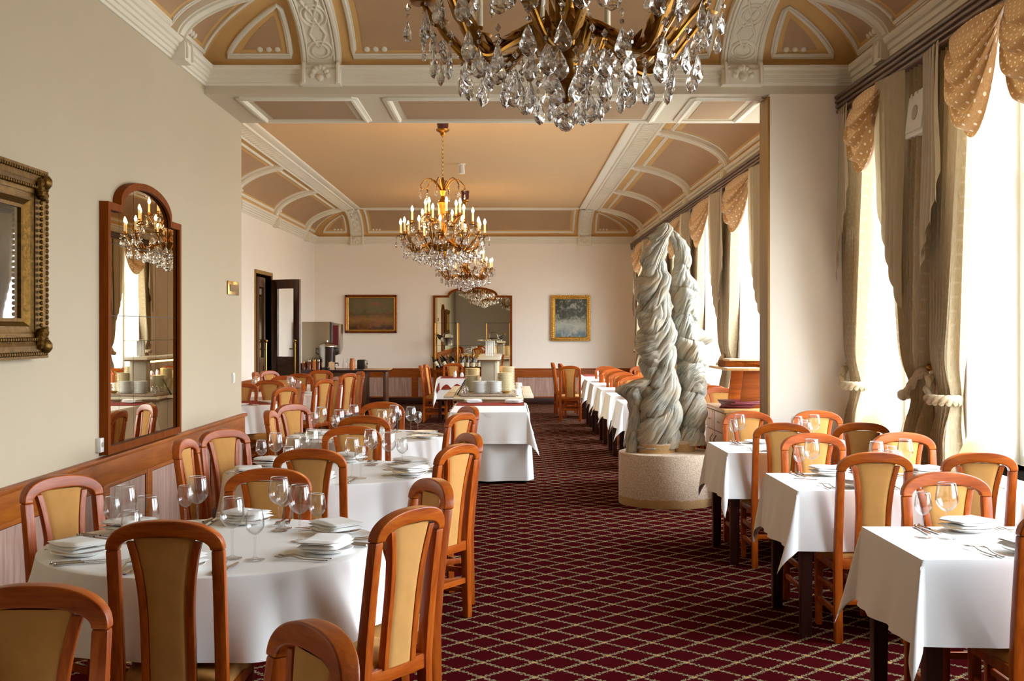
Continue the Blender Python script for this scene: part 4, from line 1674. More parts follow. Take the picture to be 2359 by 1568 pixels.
def make_fork():
    root = thing('fork', 'x', 'fork')
    def zc(y):
        return .005 + .010 * math.exp(-((y - .04) / .035) ** 2) + .004 * max(0, (y - .06)) / .04
    m = MB()
    ys = [-.10, -.085, -.05, 0, .03, .045]
    ws = [.0075, .0085, .006, .0035, .004, .011]
    def fn(u, v):
        k = u * (len(ys) - 1)
        i = min(int(k), len(ys) - 2)
        f = k - i
        y = ys[i] + (ys[i + 1] - ys[i]) * f
        w_ = ws[i] + (ws[i + 1] - ws[i]) * f
        a = 2 * PI * v
        return w_ * math.cos(a), y, zc(y) + .0018 * math.sin(a)
    m.grid(fn, 15, 8, cv=True)
    m.build('handle', 'steel', root)
    for k in range(4):
        x = (k - 1.5) * .0058
        pts = [(x, .044, zc(.044)), (x, .06, zc(.06)), (x, .08, zc(.08)), (x * .96, .10, zc(.10) + .003)]
        MB().tube(pts, .0017, 6, scale=[1.3, 1.1, 1, .5]).build('tine', 'steel', root)
    return Kit(root)
def make_knife():
    root = thing('table_knife', 'x', 'knife')
    m = MB()
    m.grid(lambda u, v: ((.0085 - .003 * u) * math.cos(2 * PI * v), -.105 + .10 * u, .006 + .0035 * math.sin(2 * PI * v)), 6, 10, cv=True)
    m.ball((0, -.105, .006), .0065, 4, 8)
    m.build('handle', 'steel', root)
    prof = [(-.006, -.006), (-.006, .075), (-.002, .10), (.003, .108), (.009, .09), (.0105, .04), (.007, -.006)]
    MB().prism(prof, 2, .0045, .0062).build('blade', 'steel', root, smooth=False)
    return Kit(root)
FORK, KNIFE = make_fork(), make_knife()
ZQ = ZT + .0045
rj = random.Random(4)
def setting(x, y, phi, where, group, napkin=True, glasses=True, cutlery=True, flip=1):
    """one place: x, y the plate; phi the way the guest faces (degrees)"""
    f = Vector((math.cos(R(phi)), math.sin(R(phi)), 0))
    r = Vector((f.y, -f.x, 0))
    c = Vector((x, y, ZQ))
    j = lambda a: rj.uniform(-a, a)
    PLATE.put(c, j(3), f'white china plate {where}', f'plates, {group}')
    if napkin:
        NAPKIN.put(c + Vector((j(.008), j(.008), .006)), R(phi) - PI / 2 + j(.5), f'folded white napkin on the plate {where}', f'napkins, {group}')
    if cutlery:
        for k, (s, nm) in enumerate(((.15, 'inner'), (.185, 'outer'))):
            FORK.put(c - r * s + f * j(.015), R(phi) - PI / 2 + j(.12) + .1, f'{nm} steel fork {where}', f'forks, {group}')
            KNIFE.put(c + r * s + f * j(.015), R(phi) - PI / 2 + j(.1), f'{nm} steel knife {where}', f'knives, {group}')
    if glasses:
        BIG.put(c + f * (.20 + j(.012)) + r * (.165 + j(.02)), j(3), f'larger wine glass {where}', f'large glasses, {group}')
        SML.put(c + f * (.155 + j(.012)) + r * (.225 + j(.02)), j(3), f'smaller wine glass {where}', f'small glasses, {group}')
AZ = [(-91, 'before the chair back to us'), (-20, 'at the aisle-side chair'), (26, 'at the aisle-side rear chair'),
      (88, 'before the chair facing us'), (146, 'at the wall-side rear chair'), (-152, 'at the wall-side near edge')]
for k, (cx, cy_) in enumerate(RT):
    for az, wh in AZ:
        a = R(az)
        rr = .50 if k else .495
        setting(cx + rr * math.cos(a), cy_ + rr * math.sin(a), az + 180, f'{wh}, {ORD[k]} round table', f'{ORD[k]} round table', napkin=(k < 2))
for k, (x0, x1, y0, y1) in enumerate(SQ):
    nr_, fr_ = ((1.95, ), (1.9, )) if k == 0 else ((1.86, 2.4), (1.84, 2.38))
    for j, x in enumerate(nr_):
        setting(x, y0 + .125, 90, f'at the near {"aisle" if j == 0 else "window"}-side place, {ORS[k]} square table', f'{ORS[k]} square table', napkin=k < 2)
    for j, x in enumerate(fr_):
        setting(x, y1 - .125, -90, f'at the rear {"aisle" if j == 0 else "window"}-side place, {ORS[k]} square table', f'{ORS[k]} square table', napkin=k < 2)
# a few glasses and plates on the far round tables
for k, (cx, cy_, nm) in enumerate(FRT):
    for az, wh in ((-60, 'near edge'), (20, 'aisle edge'), (110, 'rear edge')):
        a = R(az)
        setting(cx + .45 * math.cos(a), cy_ + .45 * math.sin(a), az + 180, f'on the {wh} of the {nm}', nm, napkin=False, glasses=(k == 1), cutlery=(k == 0))

# ------------------------------------------------------------------ table lamps at the window end
def lamp(x, y, label):
    t = thing('table_lamp', label, 'lamp', (x, y, ZT + .003))
    MB().lathe([(0, 0), (.055, 0), (.055, .012), (.02, .025), (.012, .05), (.022, .08), (.012, .11), (.008, .17), (0, .17)], 24).build('base', 'brass', t)
    n = 72
    def sh(u, v):
        r = .118 - .062 * u
        r *= 1 + .012 * math.sin(v * 2 * PI * 36)
        return r * math.cos(2 * PI * v), r * math.sin(2 * PI * v), .155 + .152 * u
    MB().grid(sh, 4, 216, cv=True).build('lamp_shade', 'shade', t, angle=180)
    MB().ball((0, 0, .215), .025).build('bulb', 'lamp_bulb', t)
lamp(2.60, 8.42, 'small lit lamp with cream pleated shade on the third square table')
lamp(2.60, 6.55, 'small lit lamp with cream pleated shade on the second square table')

# ------------------------------------------------------------------ chandeliers
def almond_mesh(name, H, W, D):
    m = MB()
    rings = [(.0, .02), (.12, .30), (.32, .62), (.58, .96), (.74, 1.0), (.9, .66), (1.0, .06)]
    n = 8
    m.grid(lambda u, v: (W / 2 * rings[round(u * 6)][1] * math.cos(2 * PI * (v + (.5 / n if round(u * 6) % 2 else 0))),
                         D / 2 * rings[round(u * 6)][1] * math.sin(2 * PI * (v + (.5 / n if round(u * 6) % 2 else 0))),
                         -.03 - H * rings[round(u * 6)][0]), 6, n, cv=True)
    i = len(m.v)
    m.f += [tuple(range(0, n)), tuple(range(6 * n, 7 * n))[::-1]]
    # bead and pin above
    m.ball((0, 0, -.012), .009, 3, 6)
    me = m.mesh(name, smooth=False)
    me.materials.append(M['crystal'])
    return me
AL_B = almond_mesh('crystal_drop', .104, .062, .028)
AL_M = almond_mesh('crystal_drop', .076, .047, .022)
AL_S = almond_mesh('crystal_drop', .045, .026, .014)
def oct_mesh():
    m = MB()
    m.grid(lambda u, v: (.016 * math.sin(PI * u) * math.cos(2 * PI * v), .010 * math.sin(PI * u) * math.sin(2 * PI * v), -.016 - .016 * -math.cos(PI * u)), 2, 8, cv=True)
    me = m.mesh('crystal_bead', smooth=False)
    me.materials.append(M['crystal'])
    return me
BEAD = oct_mesh()

def make_chandelier():
    root = thing('chandelier', 'x', 'chandelier')
    D = ZC
    def z(w):
        return w - D
    MB().lathe([(0, 0), (.075, 0), (.075, -.03), (.068, -.05), (.07, -.10), (.06, -.17), (0, -.17)], 28).build('canopy', 'canopy', root)
    MB().lathe([(0, -.17), (.082, -.165), (.075, -.185), (.04, -.205), (.03, -.235), (.012, -.25), (0, -.26)], 28).build('canopy_cup', 'brass', root)
    c = MB()
    n = 20
    for i in range(n):
        zz = -.26 - (i + .5) * (.50 / n)
        e1 = (1, 0, 0) if i % 2 else (0, 1, 0)
        pts = [(e1[0] * .010 * math.cos(2 * PI * k / 10), e1[1] * .010 * math.cos(2 * PI * k / 10), zz + .019 * math.sin(2 * PI * k / 10)) for k in range(10)]
        c.tube(pts, .0032, 5, True)
    c.build('chain', 'brass_b', root)
    # crown with curled leaves
    MB().lathe([(0, z(3.42)), (.012, z(3.42)), (.022, z(3.38)), (.014, z(3.34)), (.03, z(3.29)), (.045, z(3.26)), (.03, z(3.23)), (.018, z(3.20)), (.03, z(3.16)), (.04, z(3.08)), (.03, z(2.98)),
                (.018, z(2.95)), (.028, z(2.90)), (.05, z(2.84)), (.055, z(2.76)), (.035, z(2.72)), (.06, z(2.69)), (.12, z(2.66)), (.135, z(2.63)), (.10, z(2.57)), (.05, z(2.54)), (.045, z(2.50)),
                (.06, z(2.47)), (.03, z(2.44)), (.02, z(2.40)), (0, z(2.39))], 28).build('stem', 'brass', root)
    lv = MB()
    for k in range(24):
        a = 2 * PI * k / 24
        for zz, r0, r1 in ((2.62, .12, .15), (3.10, .035, .055)):
            pts = [(r0 * .8 * math.cos(a), r0 * .8 * math.sin(a), z(zz + .06)), (r1 * math.cos(a), r1 * math.sin(a), z(zz + .02)), (r0 * math.cos(a), r0 * math.sin(a), z(zz - .05))]
            lv.sweep(pts, [(-.012, 0), (0, .008), (.012, 0)], Vector((math.cos(a), math.sin(a), 0)), scale=[.4, 1, .4])
    o = lv.build('acanthus', 'brass', root)
    o['kind'] = 'stuff'
    for k in range(6):
        a = 2 * PI * k / 6 + .3
        pts = []
        for i in range(12):
            t = i / 11
            r = .03 + .24 * t
            zz = 3.27 + .16 * math.sin(t * PI * .8) - .05 * t
            pts.append((r * math.cos(a), r * math.sin(a), z(zz)))
        cl = [(.27 + .02 * math.cos(b) - .02, .02 * math.sin(b)) for b in (-.6, -1.4, -2.2, -3.0)]
        ex = pts[-1]
        pts += [((.252 + .018 * math.sin(b)) * math.cos(a), (.252 + .018 * math.sin(b)) * math.sin(a), ex[2] - .02 + .02 * math.cos(b)) for b in (1.2, 2.0, 2.9, 3.8)]
        ca = MB().tube(pts, .008, 6, scale=[1.2] * 6 + [.9] * 6 + [.7] * 4).build('crown_arm', 'brass', root)
        d = link('crystal_drop', AL_M, 'crystal', root)
        d.location = (.27 * math.cos(a), .27 * math.sin(a), ex[2] - .05)
        d.rotation_euler = (0, 0, a + PI / 2)
        for q in range(2):
            b_ = link('crystal_bead', BEAD, 'crystal', root)
            b_.location = (.27 * math.cos(a), .27 * math.sin(a), ex[2] - .005 - q * .025)
    # meshes shared by all candles
    pan = MB().lathe([(0, 0), (.042, .004), (.05, .012), (.046, .012), (.012, .006), (.012, .03), (.016, .034), (.014, .045), (0, .045)], 18).mesh('drip_pan')
    pan.materials.append(M['brass'])
    slv = MB().lathe([(0, .045), (.0125, .045), (.0125, .145), (.009, .148), (0, .148)], 14).mesh('candle_sleeve')
    slv.materials.append(M['candle'])
    blb = MB().lathe([(0, .146), (.009, .147), (.0165, .165), (.016, .178), (.009, .200), (.002, .214), (0, .215)], 14).mesh('bulb')
    blb.materials.append(M['bulb'])
    bulbs = []
    def candle(par, p):
        for nm, me in (('drip_pan', pan), ('candle_sleeve', slv), ('bulb', blb)):
            o = bpy.data.objects.new(nm, me)
            COL.objects.link(o)
            o.parent = par
            o.location = p
            if nm == 'bulb':
                bulbs.append(o)
    def scroll(m, a, r0, z0, r1, z1, dip, rad, da=0):
        pts = []
        for i in range(22):
            t = i / 21
            r = r0 + (r1 - r0) * (t ** .85)
            zz = z0 + (z1 - z0) * t - dip * math.sin(PI * min(1, t * 1.05)) ** 1.1 + .03 * math.sin(2 * PI * t) * (1 - t)
            if t > .8:
                r = r0 + (r1 - r0) * (.8 ** .85) + (r1 - (r0 + (r1 - r0) * (.8 ** .85))) * math.sin((t - .8) / .2 * PI / 2)
            an = a + da * t ** 1.5
            pts.append((r * math.cos(an), r * math.sin(an), zz))
        m.tube(pts, rad, 8, scale=[1.25] * 8 + [1.0] * 14)
        return pts
    drops = []
    for k in range(6):
        a = 2 * PI * k / 6 + .26
        m = MB()
        pa = scroll(m, a, .10, z(2.66), .46, z(2.80), .17, .0115)
        pb = scroll(m, a, .12, z(2.62), .50, z(2.715), .14, .010, .26)
        pc = scroll(m, a, .12, z(2.62), .50, z(2.715), .14, .010, -.26)
        # leaf sheaths on the scrolls
        for p in (pa, pb, pc):
            for i in (3, 6, 9, 12, 15):
                q0, q1 = Vector(p[i]), Vector(p[i + 3])
                dr = (q1 - q0)
                sd = dr.cross(Vector((0, 0, 1))).normalized()
                for sg in (-1, 1):
                    m.sweep([q0, q0 + dr * .5 + sd * sg * .022 + Vector((0, 0, .012)), q1 + sd * sg * .030 + Vector((0, 0, .026))], [(-.010, 0), (0, .006), (.010, 0)], (0, 0, 1), scale=[.5, 1.2, .15])
        arm = m.build('arm', 'brass', root)
        ends = [(pa[-1][0] * .80, pa[-1][1] * .80, z(2.86)), pb[-1], pc[-1]]
        m2 = MB().tube([pa[-1], ((pa[-1][0] * .92), (pa[-1][1] * .92), z(2.84)), ends[0]], .010, 6)
        m2.build('branch', 'brass', arm)
        for e in ends:
            candle(arm, e)
        for p in (pb, pc):
            drops.append((p[-1], 3, .052))
        drops.append((ends[0], 3, .05))
        # upper tier
        a2 = a + PI / 6
        m = MB()
        pu = scroll(m, a2, .05, z(2.90), .215, z(2.955), .06, .010)
        um = m.build('upper_arm', 'brass', root)
        candle(um, pu[-1])
        drops.append((pu[-1], 2, .045))
    rnd = random.Random(3)
    def hang(me, x, y, zz, beads=0):
        d = link('crystal_drop', me, 'crystal', root)
        for q in range(beads):
            b_ = link('crystal_bead', BEAD, 'crystal', root)
            b_.location = (x, y, zz - q * .032)
            b_.rotation_euler = (0, 0, rnd.random() * 3)
        d.location = (x, y, zz - beads * .032)
        d.rotation_euler = (rnd.uniform(-.06, .06), rnd.uniform(-.06, .06), math.atan2(y, x) + PI / 2 + rnd.uniform(-.7, .7))
    for (p, n, rr) in drops:
        a0 = math.atan2(p[1], p[0])
        for q in range(n):
            b = a0 + (q - (n - 1) / 2) * 1.7
            hang(AL_B if p[2] < z(2.78) and q != 1 else AL_M, p[0] + rr * math.cos(b), p[1] + rr * math.sin(b), p[2] + .005, 1 if q == 1 else 0)
    # rings of drops below the arms and under the bowl
    for (n, r, zz, me, bd) in ((18, .45, 2.62, AL_B, 1), (16, .37, 2.59, AL_B, 1), (14, .29, 2.575, AL_B, 1), (12, .215, 2.56, AL_B, 1), (9, .14, 2.55, AL_B, 2), (6, .07, 2.50, AL_M, 2)):
        for k in range(n):
            a = 2 * PI * (k + rnd.uniform(-.18, .18)) / n
            hang(me, (r + rnd.uniform(-.02, .02)) * math.cos(a), (r + rnd.uniform(-.02, .02)) * math.sin(a), z(zz + rnd.uniform(-.02, .02)), bd)
    bm = MB()
    bm.grid(lambda u, v: (.031 * math.sin(PI * u) * math.cos(2 * PI * (v + (.04 if round(u * 8) % 2 else 0))), .031 * math.sin(PI * u) * math.sin(2 * PI * (v + (.04 if round(u * 8) % 2 else 0))), z(2.325) + .031 * math.cos(PI * u)), 8, 12, cv=True)
    bm.build('crystal_ball', 'crystal', root, smooth=False)
    return root, bulbs
ch_root, ch_bulbs = make_chandelier()
KIDS.clear()
ch_root.location = (-.785, 14.2, ZC)
ch_root['label'] = 'lit brass and crystal chandelier hanging in front, nearer of the two lit ones'
ch_root['group'] = 'crystal chandeliers'
c2 = copy_tree(ch_root)
c2.location = (-.80, 21.9, ZC)
c2.rotation_euler = (0, 0, .4)
c2['label'] = 'lit brass and crystal chandelier hanging before the far mirror'
c3 = copy_tree(ch_root)
c3.location = (.20, 4.17, ZC)
c3.rotation_euler = (0, 0, .15)
c3['label'] = 'large unlit crystal chandelier cut off by the top of the picture'
off_me = ch_bulbs[0].data.copy()
off_me.materials.clear()
off_me.materials.append(M['bulb_off'])
for arm in c3.children:
    for o in arm.children:
        if o.name.startswith('bulb'):
            o.data = off_me

# ------------------------------------------------------------------ sculpture of twisted drapery on its plinth
SX, SY = 1.475, 11.12
pl = MB().lathe([(0, 0), (.447, 0), (.45, .01), (.45, .468), (.445, .475), (0, .475)], 72).build('plinth', 'plinth')
pl.location = (SX, SY, 0)
tag(pl, 'round pebbledash plinth under the twisted sculpture', 'plinth')
sc_ = thing('sculpture', 'tall pale bronze sculpture of two twisted draped columns', 'sculpture', (SX, SY, .475))
MB().lathe([(0, 0), (.175, 0), (.175, .085), (0, .085)], 48, -.112, -.06).build('base_drum', 'plinth', sc_)
MB().lathe([(0, 0), (.13, 0), (.13, .105), (0, .105)], 48, .135, .04).build('base_drum', 'plinth', sc_)
def interp(tab, z):
    for k in range(len(tab) - 1):
        a, b = tab[k], tab[k + 1]
        if a[0] <= z <= b[0]:
            t = (z - a[0]) / (b[0] - a[0])
            t = t * t * (3 - 2 * t)
            return [p + (q - p) * t for p, q in zip(a[1:], b[1:])]
    return list(tab[-1][1:]) if z > tab[-1][0] else list(tab[0][1:])
def twisted(name, tab, cy0, turns, k1, seed, bumps=(), nz=360, nt=220, flat=.95):
    """tab rows: z, centre x, radius; drapery winding round the axis"""
    z0, z1 = tab[0][0], tab[-1][0]
    vs, flow = [], []
    off = Vector((seed * 3.1, seed * 1.7, seed * .9))
    rnd = random.Random(seed)
    bounds = [z0 - .12]
    segs = []
    while bounds[-1] < z1 + .1:
        bounds.append(bounds[-1] + rnd.uniform(.20, .36) * (1 if z1 > 1 else .8))
        segs.append((rnd.choice((2, 3, 3)), turns * rnd.uniform(.7, 1.3), rnd.random() * 6.28))
    for i in range(nz + 1):
        z = z0 + (z1 - z0) * i / nz
        cx, rr = interp(tab, z)
        for j in range(nt):
            th = 2 * PI * j / nt
            p = Vector((math.cos(th), math.sin(th), z * 1.6))
            w1 = noise.noise(p * .9 + off)
            w2 = noise.noise(p * 2.4 + off * 2)
            zt = z - .07 * math.sin(th + seed) - .035 * math.sin(2 * th + seed * 2) + .03 * w1
            q = 0
            while q < len(segs) - 1 and zt > bounds[q + 1]:
                q += 1
            t = max(0, min(1, (zt - bounds[q]) / (bounds[q + 1] - bounds[q])))
            kk, sl, p0 = segs[q]
            ph = kk * th + sl * zt + p0 + 1.1 * w1 + .4 * w2
            fold = abs(math.sin(ph * .5)) ** .55          # round ridges, sharp grooves
            fine = abs(math.sin(ph * 1.5 + w2)) ** .6
            hair = abs(math.sin(ph * 4 + 1.5 * w2)) ** .7 * (.5 + w1)
            lump = noise.noise(p * 1.4 + off * 3)
            bulge = math.sin(PI * t) ** .55
            r = rr * (.52 + .24 * bulge + .30 * fold + .11 * fine + .06 * hair + .14 * lump)
            for (bz, bt, bh, bw, bs) in bumps:
                dt = (th - bt + PI) % (2 * PI) - PI
                r += bh * math.exp(-((z - bz) / bw) ** 2 - (dt / bs) ** 2) * (.75 + .4 * fold)
            e = min(1, (z1 - z) / .05 + .25)
            r *= e ** .5
            vs.append((cx + r * math.cos(th), cy0 + r * flat * math.sin(th), z))
            flow.append((z * 1.4 + th * .15, ph * .22, 0))
    fs = [(i * nt + j, i * nt + (j + 1) % nt, (i + 1) * nt + (j + 1) % nt, (i + 1) * nt + j) for i in range(nz) for j in range(nt)]
    fs += [tuple(range(nt))[::-1], tuple(range(nz * nt, nz * nt + nt))]
    me = bpy.data.meshes.new(name)
    me.from_pydata(vs, [], fs)
    at = me.attributes.new('flow', 'FLOAT_VECTOR', 'POINT')
    at.data.foreach_set('vector', [c for f in flow for c in f])
    me.polygons.foreach_set('use_smooth', [True] * len(me.polygons))
    o = link(name, me, 'bronze', sc_)
    return o
pxs = .004036
def col(rows):
    """rows: picture height, centre, half width, converted once to metres on the plinth"""
    out = []
    for y, c, h in rows:
        out.append((1.6 + (761 - y) * pxs - .475, (c - 1172) * pxs - SX, h * pxs))
    return sorted(out)
tabA = col([(1030, 1512, 44), (1000, 1514, 46), (950, 1516, 47), (900, 1520, 42), (870, 1520, 36), (830, 1512, 40), (780, 1512, 42), (730, 1510, 39), (700, 1506, 36), (665, 1506, 36), (640, 1508, 33), (622, 1502, 27),
            (600, 1502, 27), (575, 1508, 24), (555, 1518, 18), (540, 1528, 15), (528, 1532, 17), (514, 1533, 12)])
tabB = col([(1026, 1592, 34), (1000, 1594, 34), (960, 1598, 32), (920, 1596, 30), (880, 1598, 30), (840, 1594, 32), (800, 1590, 33), (770, 1584, 28), (720, 1580, 29), (680, 1580, 31), (650, 1576, 29), (630, 1574, 20),
            (600, 1576, 20), (575, 1573, 18), (555, 1566, 16), (540, 1556, 14), (528, 1550, 10)])
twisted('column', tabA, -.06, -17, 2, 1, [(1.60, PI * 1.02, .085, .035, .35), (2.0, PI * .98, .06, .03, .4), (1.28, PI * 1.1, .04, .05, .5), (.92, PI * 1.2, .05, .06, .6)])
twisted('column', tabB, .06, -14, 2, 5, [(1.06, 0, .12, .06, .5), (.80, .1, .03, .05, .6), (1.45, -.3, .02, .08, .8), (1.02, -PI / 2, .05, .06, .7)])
# loose swathe standing at the foot, flaring outwards
tabC = [(0, -.335, .055), (.12, -.33, .06), (.25, -.315, .055), (.36, -.30, .055), (.46, -.305, .075), (.55, -.33, .10), (.61, -.30, .12), (.655, -.24, .10), (.70, -.18, .06)]
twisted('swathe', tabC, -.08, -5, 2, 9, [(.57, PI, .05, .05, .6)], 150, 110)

# ------------------------------------------------------------------ buffet in the middle of the far room
bt = thing('buffet_table', 'small table hidden under the long white skirted cloth', 'table', (-.21, 13.32, 0))
MB().box(-.40, .40, -.80, .80, .705, .735).build('tabletop', 'dark_wood', bt, bevel=.004)
for sx in (-1, 1):
    for sy in (-1, 1):
        MB().box(sx * .34 - .03, sx * .34 + .03, sy * .72 - .03, sy * .72 + .03, 0, .705).build('leg', 'dark_wood', bt, bevel=.004)
def skirt_fn(u, t):
    per = 2 * (.82 + 1.62)
    s = t * per
    if s < .82:
        p, nrm = (-.41 + s, -.81), (0, -1)
    elif s < .82 + 1.62:
        p, nrm = (.41, -.81 + s - .82), (1, 0)
    elif s < 1.64 + 1.62:
        p, nrm = (.41 - (s - 2.44), .81), (0, 1)
    else:
        p, nrm = (-.41, .81 - (s - 3.26)), (-1, 0)
    wv = (.5 + .5 * math.sin(s * 16 + 1.4 * math.sin(s * 5))) ** 2
    o = .008 + .06 * wv * (.2 + .8 * u)
    return (p[0] + nrm[0] * o, p[1] + nrm[1] * o, .737 - u * .71)
sk = MB().grid(skirt_fn, 12, 260, cv=True).build('table_skirt', 'cloth', angle=70)
sk.location = (-.21, 13.32, 0)
tag(sk, 'pleated white skirt reaching the carpet at the buffet end', 'table skirt')
square_cloth(-.615, .195, 12.50, 14.14, 'white overcloth with a long pointed corner on the buffet end table', drop=.33, seed=6, zt=.742, name='tablecloth', group='buffet cloths', flare=.13)
ru = MB().box(-.60, .18, 13.55, 14.12, .747, .752).build('table_runner', 'maroon_cloth', smooth=False)
tag(ru, 'maroon runner across the buffet end table', 'runner')
for k, (x, y, rz) in enumerate(((-.42, 14.0, .3), (.06, 13.95, -.25))):
    NAPKIN.put((x, y, .745), rz, f'crumpled white serving cloth on the maroon runner, {"wall" if k == 0 else "window"} side', 'serving cloths')

ct = thing('buffet_counter', 'cream and walnut self-service buffet island', 'buffet', (-.245, 15.85, 0))
MB().box(-.38, .38, -1.45, 1.45, .0, .755).build('carcass', 'laminate', ct, bevel=.006)
MB().box(-.42, .42, -1.6, 1.6, .775, .80).build('worktop', 'laminate', ct, bevel=.008)
MB().box(-.425, .425, -1.605, 1.605, .755, .775).build('edge_band', 'edge_wood', ct, bevel=.004)
for s in (-1, 1):
    for k in range(3):
        y0 = -1.3 + k * .92
        x0, x1 = sorted((s * .425, s * .55))
        MB().box(x0, x1, y0, y0 + .82, .775, .80).build('tray_flap', 'laminate', ct, bevel=.006)
        x0, x1 = sorted((s * .345, s * .365))
        MB().box(x0, x1, y0, y0 + .82, .80, .803).build('slot', 'black', ct, smooth=False)
MB().box(-.33, .33, -1.5, 1.4, .80, .835).build('granite_slab', 'granite', ct, bevel=.004)
MB().box(-.335, .335, -1.52, -1.5, .80, .835).build('slab_front', 'granite', ct, bevel=.004)
MB().box(-.33, .33, -1.555, -1.52, .80, .812).build('front_rail', 'steel', ct, bevel=.004)
for yy in (-.95, 1.1):
    MB().box(-.095, .095, yy - .09, yy + .09, .835, 1.235).build('pillar', 'grey_lam', ct, bevel=.006)
    MB().box(.07, .11, yy - .095, yy + .095, .835, 1.235).build('pillar_trim', 'laminate', ct, bevel=.004)
    m = MB()
    for k in range(4):
        m.box(-.045 + k * .024, -.027 + k * .024, yy - .03, yy + .03, 1.28, 1.47)
    m.build('upright', 'white_metal', ct, bevel=.003)
MB().box(-.14, .14, -1.15, 1.3, 1.237, 1.268).build('shelf', 'laminate', ct, bevel=.005)
MB().box(-.145, .145, -1.155, 1.305, 1.222, 1.237).build('shelf_edge', 'edge_wood', ct, bevel=.003)
MB().box(-.02, .02, -.82, .95, 1.19, 1.22).build('light_tube', 'under_light', ct, bevel=.006)
MB().box(-.15, .15, -1.15, 1.3, 1.472, 1.480).build('glass_shelf', 'shelf_glass', ct, bevel=.001)
# plates on the island, each one its own
def plate_stack(x, y, z, n, rad, mat, label, group):
    me = MB().lathe([(0, .002), (rad * .6, .002), (rad * .62, 0), (rad * .66, .003), (rad, .010), (rad * 1.01, .0125), (rad * .99, .013), (rad * .6, .006), (0, .005)], 40).mesh('plate')
    me.materials.append(M[mat])
    ORDN = ('topmost second third fourth fifth sixth seventh eighth ninth tenth eleventh twelfth thirteenth fourteenth fifteenth sixteenth seventeenth '
            'eighteenth nineteenth twentieth twenty-first twenty-second twenty-third twenty-fourth twenty-fifth twenty-sixth twenty-seventh').split()
    for k in range(n):
        o = link('plate', me, mat)
        o.location = (x + random.uniform(-.0015, .0015), y + random.uniform(-.0015, .0015), z + k * .0112)
        tag(o, f'{label}, {ORDN[n - 1 - k]} from the top', 'plate', group)
plate_stack(-.355, 14.55, .837, 13, .088, 'china', 'white plate, low front stack, wall side of buffet', 'low front stack, wall side')
plate_stack(-.172, 14.55, .837, 13, .088, 'china', 'white plate, low front stack, window side of buffet', 'low front stack, window side')
plate_stack(-.455, 14.95, .837, 18, .095, 'china_cream', 'cream plate, tall stack, wall side of pillar', 'tall cream stack, wall side')
plate_stack(-.055, 14.86, .837, 21, .095, 'china_cream', 'cream plate, tall stack, window side of pillar', 'tall cream stack, window side')
plate_stack(-.465, 15.3, .837, 25, .095, 'china_cream', 'cream plate, rear stack, wall side of buffet', 'rear cream stack, wall side')
plate_stack(-.02, 15.25, .837, 27, .095, 'china_cream', 'cream plate, rear stack, window side of buffet', 'rear cream stack, window side')
def cup(x, y, z, label):
    t = thing('cup', label, 'cup', (x, y, z), random.random() * 6)
    MB().lathe([(0, 0), (.024, 0), (.026, .004), (.036, .03), (.040, .07), (.037, .07), (.032, .03), (0, .006)], 24).build('bowl', 'china', t)
    MB().tube([(.036, 0, .055), (.058, 0, .052), (.06, 0, .03), (.036, 0, .02)], .005, 6).build('handle', 'china', t)
cup(.125, 15.05, .80, 'white cup beside the cream plates on the buffet')
cup(.125, 15.05, .872, 'white cup stacked on another at the buffet')
cup(.10, 14.75, .80, 'white cup at the window-side corner of the buffet')
for k in range(5):
    x, y = -.545 + .03 * (k % 2), 14.42 + .075 * k
    t = thing('glass_jar', f'small glass jar with steel lid on the buffet, {["first", "second", "third", "fourth", "fifth"][k]} from the front', 'jar', (x, y, .837), 0, 'jars on the buffet')
    MB().lathe([(0, 0), (.028, 0), (.032, .02), (.032, .05), (.026, .06)], 18).build('body', 'glass', t)
    MB().lathe([(0, .058), (.029, .058), (.029, .072), (.006, .078), (.006, .088), (0, .09)], 18).build('lid', 'steel', t)
t = thing('serving_dish', 'shallow golden dish at the window side of the buffet', 'dish', (-.035, 14.48, .837))
MB().lathe([(0, .003), (.035, .003), (.06, .025), (.062, .028), (.058, .028), (.034, .008), (0, .008)], 36).build('bowl', 'foil', t)
t = thing('sneeze_guard', 'low slanted glass guard on the wall side of the buffet', 'glass guard', (-.66, 15.5, .80))
MB().prism([(-.02, 0), (-.012, 0), (.13, .2), (.122, .2)], 1, -.7, .7).build('glass_sheet', 'shelf_glass', t)
for s in (-.65, .65):
    MB().tube([(0.02, s, 0), (.12, s, .19)], .007, 6).build('bracket', 'black', t)

# ------------------------------------------------------------------ waiter station behind the pier
ws = thing('service_cabinet', 'light maple service cabinet behind the pier', 'cabinet', (1.95, 10.76, 0))
MB().box(.012, .60, 0, 1.04, .06, .855).build('body', 'maple', ws, bevel=.004)
MB().box(-.01, .62, -.008, 1.06, .855, .885).build('worktop', 'maple', ws, bevel=.004)
MB().box(.04, .6, .02, 1.02, 0, .06).build('toe_kick', 'dark_wood', ws, smooth=False)
for k in range(2):
    y0, y1 = .02 + k * .51, .51 + k * .51
    d = MB().box(-.004, .012, y0, y1, .665, .845).build('drawer', 'maple', ws, bevel=.004)
    MB().tube([(-.004, (y0 + y1) / 2 - .04, .755), (-.022, (y0 + y1) / 2 - .03, .75), (-.022, (y0 + y1) / 2 + .03, .75), (-.004, (y0 + y1) / 2 + .04, .755)], .005, 6).build('handle', 'steel', d)
    d = MB().box(-.004, .012, y0, y1, .07, .655).build('cabinet_door', 'maple', ws, bevel=.004)
    yc = y1 - .09 if k == 0 else y0 + .09
    MB().tube([(-.004, yc, .62), (-.03, yc, .58), (-.03, yc, .50), (-.004, yc, .46)], .006, 6).build('handle', 'steel', d)
